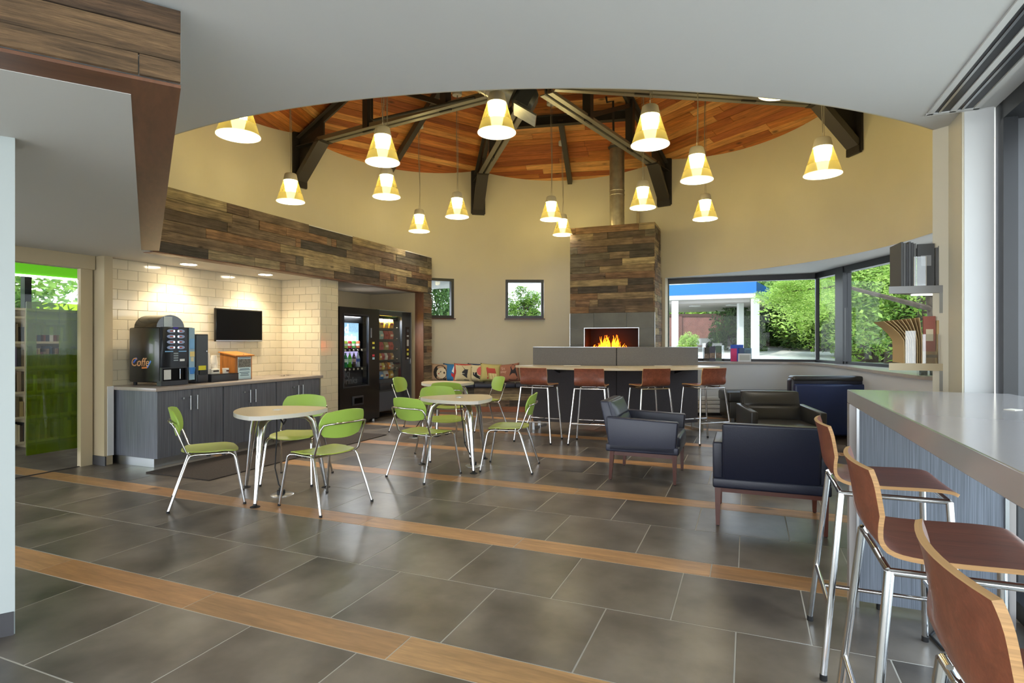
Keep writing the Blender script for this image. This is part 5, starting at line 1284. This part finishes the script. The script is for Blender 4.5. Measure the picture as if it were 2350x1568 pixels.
def cushion(px, wpx, tilt, col, lab, prints, name='cushion'):
    Yc = 11.28; x = (px-CX)/F*Yc; wd_ = wpx/F*Yc
    e = empty(name, (x, Yc, .548), 0, lab, 'cushion', 'printed cushions on the bench')
    e.rotation_euler = (math.radians(-14), math.radians((int(px) % 7-3)*2.2), math.radians(tilt*1.6)); e.location.y += .05*((int(px)//10) % 2)
    def top(a, b):
        p, q_ = 2*a-1, 2*b-1; pin_ = 1-.10*(1-abs(q_)**2)*abs(p)**3; bulge = .075*math.sqrt(max(0, (1-p**4)*(1-q_**4)))
        return Vector((p*wd_/2*(1-.07*(1-q_*q_)), -bulge, .19+q_*.19*(1-.07*(1-p*p)))), Vector((0, -1, 0))
    def sh(a, b): 
        p_, n_ = top(a, b); return p_, n_
    g = MB(); n_ = 12; vs = []
    for s in (1, -1):
        for j in range(n_+1):
            for i in range(n_+1):
                q_ = top(i/n_, j/n_)[0]; vs.append((q_.x, q_.y*s, q_.z))
    K = (n_+1)**2; fs = []
    for j in range(n_):
        for i in range(n_):
            a = j*(n_+1)+i; fs.append((a, a+1, a+n_+2, a+n_+1)); fs.append((K+a, K+a+n_+1, K+a+n_+2, K+a+1))
    me = g.add(vs, fs).mesh(name, 60); bm = bmesh.new(); bm.from_mesh(me); bmesh.ops.remove_doubles(bm, verts=bm.verts, dist=1e-4); bmesh.ops.recalc_face_normals(bm, faces=bm.faces); bm.to_mesh(me); bm.free(); me.polygons.foreach_set('use_smooth', [True]*len(me.polygons))
    obj('cushion_cover', me, flat(col, .9), e)
    # flat prints that follow the bulge of the cover
    for (nme, pts, c_) in prints:
        vs = [] ; n2 = len(pts)
        for (p, q_) in pts:
            u_ = top((p+1)/2, (q_+1)/2)[0]; vs.append((u_.x, u_.y-.004, u_.z))
        cx_ = sum(p for p, q_ in pts)/n2; cy_ = sum(q_ for p, q_ in pts)/n2; u_ = top((cx_+1)/2, (cy_+1)/2)[0]
        vs.append((u_.x, u_.y-.005, u_.z)); back_ = [(x_, y_+.003, z_) for x_, y_, z_ in vs[:-1]]
        fs = [(i, (i+1) % n2, n2) for i in range(n2)]+[(i, (i+1) % n2, n2+1+(i+1) % n2, n2+1+i) for i in range(n2)]
        obj(nme, MB().add(vs+back_, fs), flat(c_, .9), e)
    return e, top
def ell(cx_, cy_, rx, ry, n_=16): return [(cx_+rx*math.cos(2*pi*i/n_), cy_+ry*math.sin(2*pi*i/n_)) for i in range(n_)]
cushion(1006, 44, 8, 'b89878', 'cushion printed with a dark haired girl, leftmost on the bench', [('hair', ell(.1, .0, .75, .85), '2c2624'), ('face', ell(.25, -.05, .55, .6), 'd8c8a8'), ('eye', ell(.15, .05, .09, .1), '2c2624'), ('eye', ell(.55, .0, .09, .1), '2c2624'), ('cheek', ell(-.05, -.15, .09, .09), 'c05a4a'), ('collar', [(.1, -.75), (.8, -.55), (.8, -.8)], '2c2624')])
cushion(1033, 44, -6, '2f6f9c', 'blue cushion printed with a white figure holding a red heart', [('figure', [(.15, .1), (.3, .7), (.45, .5), (.7, .75), (.75, .0), (.5, -.15)], 'dcdcd4'), ('heart', [(.1, -.05), (.4, -.2), (.85, .05), (.9, -.35), (.5, -.65), (.15, -.4)], 'c03030')])
cushion(1062, 46, 6, 'c4b48c', 'cream cushion with red border and a black cat face', [('border', [(-.95, -.95), (-.7, -.9), (-.7, .9), (-.95, .95)], 'a83428'), ('border', [(-.7, .75), (.9, .72), (.95, .95), (-.9, .92)], 'a83428'), ('cat_face', [(-.2, .75), (.05, .35), (.5, .35), (.85, .7), (.9, -.2), (.35, -.6), (-.15, -.25)], '2a2a2e'), ('whisker', [(-.3, -.1), (.1, -.12), (.1, -.17), (-.3, -.2)], 'c8c0a8'), ('lettering', [(.1, -.85), (.6, -.83), (.6, -.77), (.1, -.79)], '3a342c')])
cushion(1090, 46, -4, 'c9ba92', 'cream cushion with navy border, black kitten and pink ball', [('border', [(-.95, -.95), (-.7, -.9), (-.7, .9), (-.95, .95)], '1c2c48'), ('border', [(-.7, .75), (.9, .72), (.95, .95), (-.9, .92)], '1c2c48'), ('ball', ell(.55, .2, .45, .5), 'c45c54'), ('kitten', [(-.3, .0), (-.1, -.1), (.1, .05), (.2, -.3), (.7, -.5), (.6, -.75), (.1, -.6), (-.25, -.35)], '1c1c1e'), ('eye', ell(-.1, -.2, .06, .06), 'e0e0d8')])
cushion(1125, 50, 5, 'b8aa68', 'olive cushion printed with a red and cream elephant', [('body', [(-.35, .45), (.35, .45), (.5, -.1), (-.3, -.1)], 'b0483c'), ('trunk', [(-.5, .5), (-.3, .55), (-.2, -.7), (-.35, -.75)], 'b0483c')]+[('leg', [(x, -.12), (x+.2, -.12), (x+.3, -.75), (x+.1, -.75)], 'd8c890') for x in (-.15, .1, .35)])
e, tf_ = cushion(1169, 52, -7, '9a6650', 'terracotta cushion with a black dog and the words sit stay', [('dog', [(.25, .55), (.45, .85), (.75, .7), (.75, .3), (.85, -.5), (.8, -.85), (.0, -.82), (.15, -.3), (.3, .2)], '2a2628')])
for s_, zz in (('Sit', .27), ('stay', .21)): text('lettering', s_, .075, flat('d8b49c'), e, (-.09, -.085, zz), (pi/2, 0, 0))

# ================================================================== PENDANTS
def make_pendant():
    t = empty('pendant_light', (0, 0, 0), 0, 'pendant', 'pendant light', 'glass cone pendant lights')
    n_ = 32; zr = 0; ht_ = .295; r0, r1 = .185, .092
    def rz_(z): return r0+(r1-r0)*z/ht_
    bh = .105
    obj('glass_shade', MB().lathe([(rz_(bh), bh), (rz_(ht_), ht_), (rz_(ht_)-.004, ht_), (rz_(bh)-.004, bh)], n_, cap=False), M['amber'], t, smooth=30)
    b = obj('lower_band', MB().lathe([(rz_(0), 0), (rz_(bh), bh), (rz_(bh)-.006, bh), (rz_(0)-.006, 0), (rz_(0), 0)], n_, cap=False), M['band'], t, smooth=30)
    obj('rim', MB().lathe([(r0-.007, -.003), (r0+.002, -.003), (r0+.002, .004), (r0-.007, .004), (r0-.007, -.003)], n_, cap=False), mat('rim_glow', 'fff4d0', .4, emit='fff0c0', es=.35) if 'rim_glow' not in bpy.data.materials else bpy.data.materials['rim_glow'], b, smooth=30)
    obj('diffuser', MB().lathe([(.03, .045), (.048, .06), (.066, .15), (.084, .25), (.084, .28), (.07, .292)], n_), M['lampw'], t, smooth=50)
    obj('cap', MB().lathe([(.094, .288), (.094, .30), (.078, .375), (.066, .385), (.0001, .386)], n_), M['cap'], t, smooth=40)
    obj('stem', MB().tube([(.0, 0, .38), (.0, 0, .44)], .006, 8), M['cap'], t, smooth=True)
    return t
pend = [(547, 312, 95, 'pendant light farthest left, its top cut by the white soffit'), (667, 463, 62, 'pendant light hanging before the left wall bracket'), (878, 373, 78, 'large pendant light directly above a smaller one, left of centre'),
        (887, 452, 63, 'pendant light just below the larger one, left of centre'), (962, 531, 48, 'small low pendant light above the end of the wood cladding'), (1049, 498, 54, 'pendant light between the low one and the centre wall bracket'),
        (1140, 305, 88, 'largest pendant light in the middle, below the round duct'), (1265, 504, 51, 'upper one of the two overlapping pendants left of the fireplace'), (1291, 539, 45, 'lower one of the two overlapping pendants left of the fireplace'),
        (1492, 333, 87, 'large pendant light right of the flue pipe'), (1475, 477, 59, 'pendant light over the right part of the fireplace'), (1599, 414, 73, 'pendant light on the curved wall, upper of two right of the fireplace'),
        (1618, 503, 55, 'small low pendant light above the window wall'), (1888, 401, 81, 'pendant light in front of the right wall bracket'), (1789, 212, 92, 'pendant light mostly hidden above the white soffit at right')]
p0_ = make_pendant(); cordm = mat('cord', '8a8274', .6)
for i, (x, y, wp, lab) in enumerate(pend):
    Y = .372*F/wp; pos = PY(x, y, Y)
    c = p0_ if i == 0 else dup(p0_)
    c.location = pos; c['label'] = lab
    rzv = roof_z(pos.x, pos.y)-.03-pos.z
    ph = i*1.7
    pts = [(0.0, 0, .43)]+[(.012*math.sin(ph+k*.9)*(1 if 0 < k < 7 else 0), 0, .43+(rzv-.45)*k/7) for k in range(1, 8)]
    obj('cord', MB().tube(pts, .0035, 6), cordm, c, smooth=True)
    obj('cord', MB().tube([(.02, 0, .385), (.012, 0, rzv-.02)], .0018, 5), cordm, c)
    obj('canopy', MB().lathe([(.075, rzv-.04), (.075, rzv+.03), ], 20), M['white'], c, smooth=30)
for o in bpy.data.objects:
    if o.name.startswith('diffuser'): pass

# ================================================================== LIBRARY BEHIND THE GLASS
ld_ = empty('door_1', (0, 0, 0), kind='structure')
UGL = -6.68
obj('track_header', MB().uvbox(UGL-.06, UGL+.06, 2.0, 4.06, 2.14, LC+.002), M['beige'], ld_)
obj('fixed_post', MB().uvbox(UGL-.03, UGL+.03, 3.93, 4.05, .0, 2.14), M['beige'], ld_)
obj('floor_track', MB().uvbox(UGL-.015, UGL+.015, 2.0, 4.06, -.002, .006), M['steeld'], ld_)
obj('sliding_pane', MB().uvbox(UGL-.006, UGL+.006, 2.0, 3.92, .02, 2.14), glass('door_glass', (.97, .98, .98), .02), ld_)
def gp(x): 
    r = (x-CX)/F; Y = -(UGL-.1)/(st-r*ct); return (r*Y)*st+Y*ct
va, vb_, vc_, ve = gp(60), gp(83), gp(136), gp(180)
gfp = MB(); gfp.uvbox(UGL-.105, UGL-.095, va, vb_, .19, 1.76); gfp.uvbox(UGL-.105, UGL-.095, vc_, ve, .19, 1.76); gfp.uvbox(UGL-.105, UGL-.095, vb_, vc_, .19, 1.22); gfp.uvbox(UGL-.105, UGL-.095, vb_, vc_, 1.42, 1.76)  # gap left in the film stands for a reflection on the glass
tag(obj('green_panel', gfp, M['gfilm']), 'tall translucent green glass panel with a cut-out shaped as a reflection, behind the sliding door', 'panel')
# library room
lib = MB(); lib.prism([UV(-14, 1.5), UV(-11.4, 1.5), UV(-11.4, 12), UV(-14, 12)], 0, .9); lib.uvbox(-11.5, -11.4, 1.5, 12, 2.75, 3.3)
struct('wall_library', lib, M['pale'])
struct('ceiling', MB().uvbox(-12, UGL-.12, 1.2, 12, 3.0, 3.05), M['white'])
struct('wall_library', MB().uvbox(-12, -7.1, 7.2, 7.3, 0, 3.0), M['pale'])
wl3 = empty('window_5', (0, 0, 0), kind='structure')
for v in (1.6, 3.0, 4.4, 5.8, 7.1): obj('mullion', MB().uvbox(-11.42, -11.3, v, v+.1, .9, 2.75), M['black'], wl3)
obj('pane', MB().uvbox(-11.39, -11.38, 1.6, 7.2, .9, 2.75), M['glass'], wl3)
gv = empty('light_valance', (0, 0, 0), 0, 'green hanging ceiling valance with white edges in the library', 'valance')
obj('green_band', MB().uvbox(-8.35, -8.3, 1.8, 3.70, 2.18, 2.36).beam(UV(-8.325, 3.70, 2.27), UV(-8.0, 6.5, 2.27), .05, .18), mat('green_valance', '4f9a18', .5, emit='4f9a18', es=.25), gv)
obj('white_edge', MB().uvbox(-8.36, -8.29, 1.8, 3.70, 2.16, 2.18).beam(UV(-8.325, 3.70, 2.17), UV(-8.0, 6.5, 2.17), .07, .02), mat('glow_edge', 'ffffff', .5, emit='ffffff', es=1.2), gv)
bcx = empty('bookcase', (0, 0, 0), 0, 'tan library bookcase seen through the glass door', 'bookcase')
UB = -8.55; V0b, V1b = 2.6, 6.2
bb = MB()
for z in (.06, .38, .70, 1.02, 1.34, 1.66): bb.uvbox(UB-.3, UB, V0b, V1b, z-.015, z+.015)
obj('shelf_boards', bb, M['beige'], bcx)
for k in range(5): obj('upright', MB().uvbox(UB-.3, UB+.005, V0b+k*.9-.012, V0b+k*.9+.012, 0, 1.75), M['beige'], bcx)
obj('top_board', MB().uvbox(UB-.32, UB+.02, V0b, V1b, 1.75, 1.78), M['beige'], bcx)
obj('back_board', MB().uvbox(UB-.31, UB-.30, V0b, V1b, 0, 1.75), M['beige'], bcx)
rr = random.Random(9); cols = ['4a3a30', 'b8a888', '6c3a30', '32404a', 'a08858', '584a5c', '88705a', '2c2c30', 'c8c0b0', '6a5a40']
bkm = {}
nb_ = 0
for zi, z in enumerate((.06, .38, .70, 1.02, 1.34)):
    v = V0b+.05
    while v < V1b-.1:
        th = rr.uniform(.025, .05); h = rr.uniform(.18, .26)
        pp = UV(UB-.01, v+th/2, z); xx = CX+pp.x/pp.y*F
        if 20 < xx < 215 and nb_ < 110 and rr.random() < .93:
            mcol = rr.choice(cols); me = MB().box((-.09, 0, h/2), (.18, th-.003, h)).mesh('book'); me.materials.append(flat(mcol))
            o = obj('book', me, None, None, loc=(pp.x, pp.y, z+.015), rz=UANG); tag(o, 'book spine on a library shelf behind the glass door', 'book', 'library books behind the glass'); nb_ += 1
        v += th+.001
# ================================================================== OUTSIDE
gm = MB(); ys = [(-20, -.12), (14, -.12), (52, .85), (160, .95)]; vs = [(x, y, z+dz) for dz in (0, -.3) for (y, z) in ys for x in (-120, 120)]; fs = []
for i in range(3): fs += [(2*i, 2*i+1, 2*i+3, 2*i+2), (8+2*i, 8+2*i+2, 8+2*i+3, 8+2*i+1), (2*i, 2*i+2, 2*i+10, 2*i+8), (2*i+1, 2*i+9, 2*i+11, 2*i+3)]
struct('ground', gm.add(vs, fs+[(0, 8, 9, 1), (6, 7, 15, 14)]), mat('bounce_ground', 'cfccc4', .9, noise=.12, nscale=.6))  # ground colour paled to bounce daylight up onto the ceiling
def gz(y): return -.12 if y < 14 else (-.12+(y-14)/38*.97 if y < 52 else .85)
def grass(name, poly, z, lab):
    return tag(obj(name, MB().prism(poly, -.13, z), mat(name+'_green', '7f9a3c', .95, noise=.3, nscale=2)), lab, 'lawn', None, 'stuff')
def slab(poly, dz=.03): n_ = len(poly); return MB().add([(x, y, gz(y)+dz) for x, y in poly]+[(x, y, gz(y)-.1) for x, y in poly], [tuple(range(n_)), tuple(range(n_, 2*n_))[::-1]]+[(i, (i+1) % n_, n_+(i+1) % n_, n_+i) for i in range(n_)])
gmat = mat('lawn_green', '86a040', .95, noise=.3, nscale=2)
tag(obj('lawn', slab([(8, 52.2), (90, 52.2), (90, 75), (8, 75)]), gmat), 'far grass strip under the trees across the road', 'lawn', None, 'stuff')
tag(obj('lawn', slab([(17.5, 30), (34, 30), (34, 36), (19.5, 35)]), gmat), 'near patch of lawn outside the right window', 'lawn', None, 'stuff')
tag(obj('road_kerb', MB().box((40, 51.8, gz(51.8)+.02), (90, .25, .16)), flat('d8d4cc')), 'pale kerb along the road beyond the window', 'kerb')
# petrol station canopy
k1 = PY(1734, 683, 38); pc_ = k1.xy; zb_, zm, zt_ = k1.z, PY(1734, 672, 38).z, PY(1734, 646, 38).z
dl_ = Vector((-.90, .43)).normalized(); dr_ = Vector((.52, .85)).normalized()
fst = empty('station_canopy', (pc_.x, pc_.y, 0), 0, 'filling station canopy with blue band and white columns outside', 'canopy')
def qd(a, b): v_ = dl_*a+dr_*b; return (v_.x, v_.y)
obj('roof_slab', MB().prism([qd(0, 0), qd(12, 0), qd(12, 13), qd(0, 13)], zb_, zm), M['white'], fst)
obj('blue_band', MB().prism([qd(-.06, -.06), qd(12.1, -.06), qd(12.1, 13.1), qd(-.06, 13.1)], zm, zt_), flat('1668d8', .4), fst)
obj('soffit', MB().prism([qd(.4, .4), qd(11.6, .4), qd(11.6, 12.6), qd(.4, 12.6)], zb_-.25, zb_), flat('b0a8a4'), fst)
for (x, Y, wp) in ((1549, 40, 12), (1699, 40, 11), (1733, 37.5, 14)):
    c = PY(x, 700, Y); obj('column', MB().box((c.x-pc_.x, c.y-pc_.y, zb_/2-.05), (wp/F*Y, .4, zb_-.1)), M['white'], fst)
for k in range(4): q_ = qd(2+2.6*k, 3); obj('canopy_lamp', MB().box((q_[0], q_[1], zb_-.28), (.7, .7, .06)), M['white'], fst, bevel=.02, seg=1)
bd = empty('brick_building', (16.5, 62, 0), -.06, 'low red-brown brick building beyond the filling station', 'building')
obj('wall', MB().box((1.5, 0, 2.0), (20, 6, 4.1)), mat('far_brick', '8a5a52', .9, noise=.15, nscale=2), bd); obj('parapet', MB().box((1.5, 0, 4.1), (20.2, 6.2, .25)), flat('5c4038'), bd)
obj('white_block', MB().box((9.6, -3, 2.9), (3.6, 2, 5.9)), M['white'], bd); obj('block_cap', MB().box((9.6, -3, 5.9), (3.8, 2.2, .15)), M['dkbase'], bd)
for k in range(3): obj('buttress', MB().box((-4+5*k, -3.1, 2.0), (.3, .3, 4.0)), flat('75483f'), bd)
cr_ = empty('parked_car', (17.5, 47, gz(47)), -.1, 'white car parked behind the round shrub outside', 'car')
obj('body', MB().box((0, 0, .62), (4.4, 1.8, .62)), M['white'], cr_, bevel=.15, seg=3); obj('cabin', MB().box((.1, 0, 1.15), (2.4, 1.6, .55)), M['screen'], cr_, bevel=.18, seg=3)
for x in (-1.4, 1.4): obj('wheel', MB().tube([(x, -.92, .33), (x, -.7, .33)], .33, 16), M['rub'], cr_, smooth=30)
pl = empty('lamp_post', tuple(PY(1571, 785, 60).xy)+(0,), 0, 'thin street lamp post over the distant building', 'lamp post')
obj('pole', MB().tube([(0, 0, -.1), (0, 0, 7.2)], .06, 8), M['steeld'], pl); obj('arm', MB().box((0, 0, 7.2), (1.4, .15, .12)), M['steeld'], pl)
# trees: crown of small leaf blades, trunk and boughs
def leafmesh(name, n_, size, seed, shape=(1, 1, 1)):
    rr = random.Random(seed); vs = []; fs = []; cl = []
    for _ in range(34):
        while True:
            q_ = Vector((rr.uniform(-1, 1), rr.uniform(-1, 1), rr.uniform(-1, 1)))
            if .35 < q_.length < 1: break
        cl.append((q_*.8, rr.uniform(.22, .4)))
    for k in range(n_):
        c_, r_ = rr.choice(cl); d = Vector((rr.gauss(0, 1), rr.gauss(0, 1), rr.gauss(0, 1))).normalized(); p = c_+d*r_*rr.uniform(.6, 1.0)
        p = Vector((p.x*shape[0], p.y*shape[1], p.z*shape[2]))
        t = Vector((rr.gauss(0, 1), rr.gauss(0, 1), rr.gauss(0, .5))).normalized(); u_ = t.cross(Vector((rr.gauss(0, .4), rr.gauss(0, .4), 1)).normalized()).normalized(); s_ = size*rr.uniform(.6, 1.3)
        b = len(vs); vs += [p-t*s_, p+u_*s_*.45, p+t*s_, p-u_*s_*.45]; fs.append((b, b+1, b+2, b+3))
    me = bpy.data.meshes.new(name); me.from_pydata([tuple(v) for v in vs], [], fs); me.update(); return me
def leafmat(name, col, col2):
    m = bpy.data.materials.new(name); m.use_nodes = True; t = m.node_tree; b = t.nodes['Principled BSDF']; N = t.nodes.new; L = t.links.new
    g = N('ShaderNodeNewGeometry'); r = N('ShaderNodeValToRGB'); r.color_ramp.elements[0].color = lin(col); r.color_ramp.elements[1].color = lin(col2)
    L(g.outputs['Random Per Island'], r.inputs[0]); L(r.outputs[0], b.inputs['Base Color']); b.inputs['Roughness'].default_value = .6
    tr = N('ShaderNodeBsdfTranslucent'); L(r.outputs[0], tr.inputs[0]); mx = N('ShaderNodeMixShader'); mx.inputs[0].default_value = .35
    L(b.outputs[0], mx.inputs[1]); L(tr.outputs[0], mx.inputs[2]); L(mx.outputs[0], t.nodes['Material Output'].inputs[0]); return m
LM = [leafmat('leaves_bright', '7fa838', 'c8dc7a'), leafmat('leaves_mid', '4f7a30', 'a0bc58'), leafmat('leaves_dark', '35562c', '6f9048')]
LV = []
for i in range(3):
    lv = [leafmesh('foliage', 9000, .055, 40+i) for _ in (0,)][0]; lv.materials.append(LM[i]); LV.append(lv)
LVb = []
for i in range(3):
    lv = leafmesh('foliage', 11000, .028, 50+i); lv.materials.append(LM[i]); LVb.append(lv)
bark = mat('bark', '4c4036', .95, noise=.3)
def tree(x, y, Y, r, k, lab, hz=1.0, near=False, grp='trees and shrubs outside', trunk=True, cat='tree', name='tree', cap=False):
    if cap: y = min(y, 798-.85*r*hz*F/Y)
    c = PY(x, y, Y); e = empty(name, (c.x, c.y, -.12), 0, lab, cat, grp); rr = random.Random(int(x*7+Y))
    fo_ = obj('foliage', (LVb if near else LV)[k], None, e, loc=(0, 0, c.z+.12), kind='stuff'); fo_.scale = (r, r, r*hz); fo_.rotation_euler = (0, 0, rr.uniform(0, 6))
    if trunk:
        tr_ = MB().tube([(0, 0, 0), (.05*r, 0, (c.z+.12)*.5), (0, .03*r, c.z+.12)], [.09*r, .07*r, .03*r], 8)
        for q_ in range(4): a = q_*1.6+.4; tr_.tube([(0, 0, (c.z)*.75), (math.cos(a)*r*.4, math.sin(a)*r*.4, c.z+.3*r)], [.035*r, .012*r], 6)
        obj('trunk', tr_, bark, e, smooth=True)
    return e
tl = [(1850, 770, 54, 5.5, 1), (1780, 760, 58, 6, 0), (1895, 700, 46, 6, 0), (1930, 640, 34, 5, 0), (1990, 690, 30, 5.5, 0), (2050, 650, 27, 5, 0), (2110, 700, 25, 4.6, 1), (1960, 590, 36, 6, 0), (2040, 560, 30, 5, 1), (2150, 600, 28, 5, 0), (1885, 760, 44, 3.6, 2), (2010, 775, 33, 2.8, 2), (1950, 785, 36, 2.6, 2), (2080, 770, 26, 2.4, 1), (1760, 795, 52, 3.2, 2), (1810, 800, 50, 3, 2), (1860, 800, 48, 2.8, 2), (1720, 745, 60, 4.4, 2), (1993, 640, 60, 11, 1), (1900, 690, 75, 11, 1), (2115, 640, 55, 10, 1), (1800, 730, 85, 9, 1)]
for k in range(11):
    x_ = 1752+k*36; tree(x_, 770, 54+(k % 3), 2.5+.3*(k % 2), (2, 1, 2)[k % 3], 'dense green hedge shrub across the road, %s from the left' % ORD[k], grp='hedge across the road', cat='shrub', name='hedge_shrub', cap=True, trunk=False)
desc = ['bright sunlit', 'leafy mid-green', 'dark dense']
for i, (x, y, Y, r, k) in enumerate(tl):
    tree(x, y, Y, r, k, '%s tree outside the right windows, %s from the left in the picture' % (desc[k], ORD[sorted(t_[0] for t_ in tl).index(x)]), near=Y < 35, grp='greenery beyond the right windows', cap=True)
for i, (x, y, Y, r, k) in enumerate([(1610, 735, 75, 4, 0), (1640, 725, 80, 4.5, 1), (1665, 720, 78, 4, 1), (1585, 745, 82, 4.5, 0), (1555, 740, 80, 5, 1), (1700, 735, 72, 4, 1)]):
    tree(x, y, Y, r, k, '%s distant tree behind the brick building, %s from the left' % (desc[k], ORD[[1555, 1585, 1610, 1640, 1665, 1700].index(x)]), grp='distant trees behind the building')
tree(1690, 790, 45, 2.2, 2, 'dark conical fir right of the brick building', 1.9, name='fir_tree', grp=None)
tree(1577, 790, 36, .8, 0, 'clipped round shrub outside at the left of the window', 1, trunk=False, name='round_shrub', cat='shrub', grp=None)
lt = empty('leaning_tree', (13.2, 18.0, gz(18)), 0, 'bright tree whose leafy boughs hang in front of the station canopy', 'tree')
def bough(x, y, Y, r, hz):
    c = PY(x, y, Y)-lt.location; b = obj('foliage', LVb[0], None, lt, loc=c, kind='stuff'); b.scale = (r, r, r*hz)
    return c
b1, b2 = bough(1795, 672, 17.5, 1.0, .5), bough(1858, 664, 17.2, 1.3, .8)
obj('trunk', MB().tube([(0, 0, -.1), (.1, 0, 2.0), (-.2, 0, 4.2)], [.2, .17, .1], 8).tube([(.05, 0, 2.4), b2+Vector((1.0, 0, .1)), b2, b1], [.09, .05, .03, .01], 6), bark, lt, smooth=True)
top_ = obj('foliage', LVb[0], None, lt, loc=(0, 0, 4.6), kind='stuff'); top_.scale = (2.6, 2.6, 2.0)
tree(1203, 700, 30, 1.35, 1, 'round tree seen through the square window', .75, name='tree', grp=None)
tree(985, 690, 22, 1.1, 2, 'dark conifer seen through the left square window', 2.6, name='conifer', grp=None, cat='tree')
tree(1028, 722, 30, .6, 2, 'low shrub seen through the left square window', 1, name='shrub', grp=None, cat='shrub')
for i, (u, v, r, k) in enumerate([(-17, 4.5, 2.6, 0), (-18, 7.5, 2.8, 1), (-17, 1.5, 2.6, 1)]):
    p = UV(u, v); e = tree(CX+p.x/p.y*F, 700, p.y, r, k, '%s tree outside the library window, %s' % (desc[k], ('behind the middle', 'at the right', 'at the left')[i]), grp='trees outside the library')
print('tiles', len(tiles), 'objects', len(bpy.data.objects))
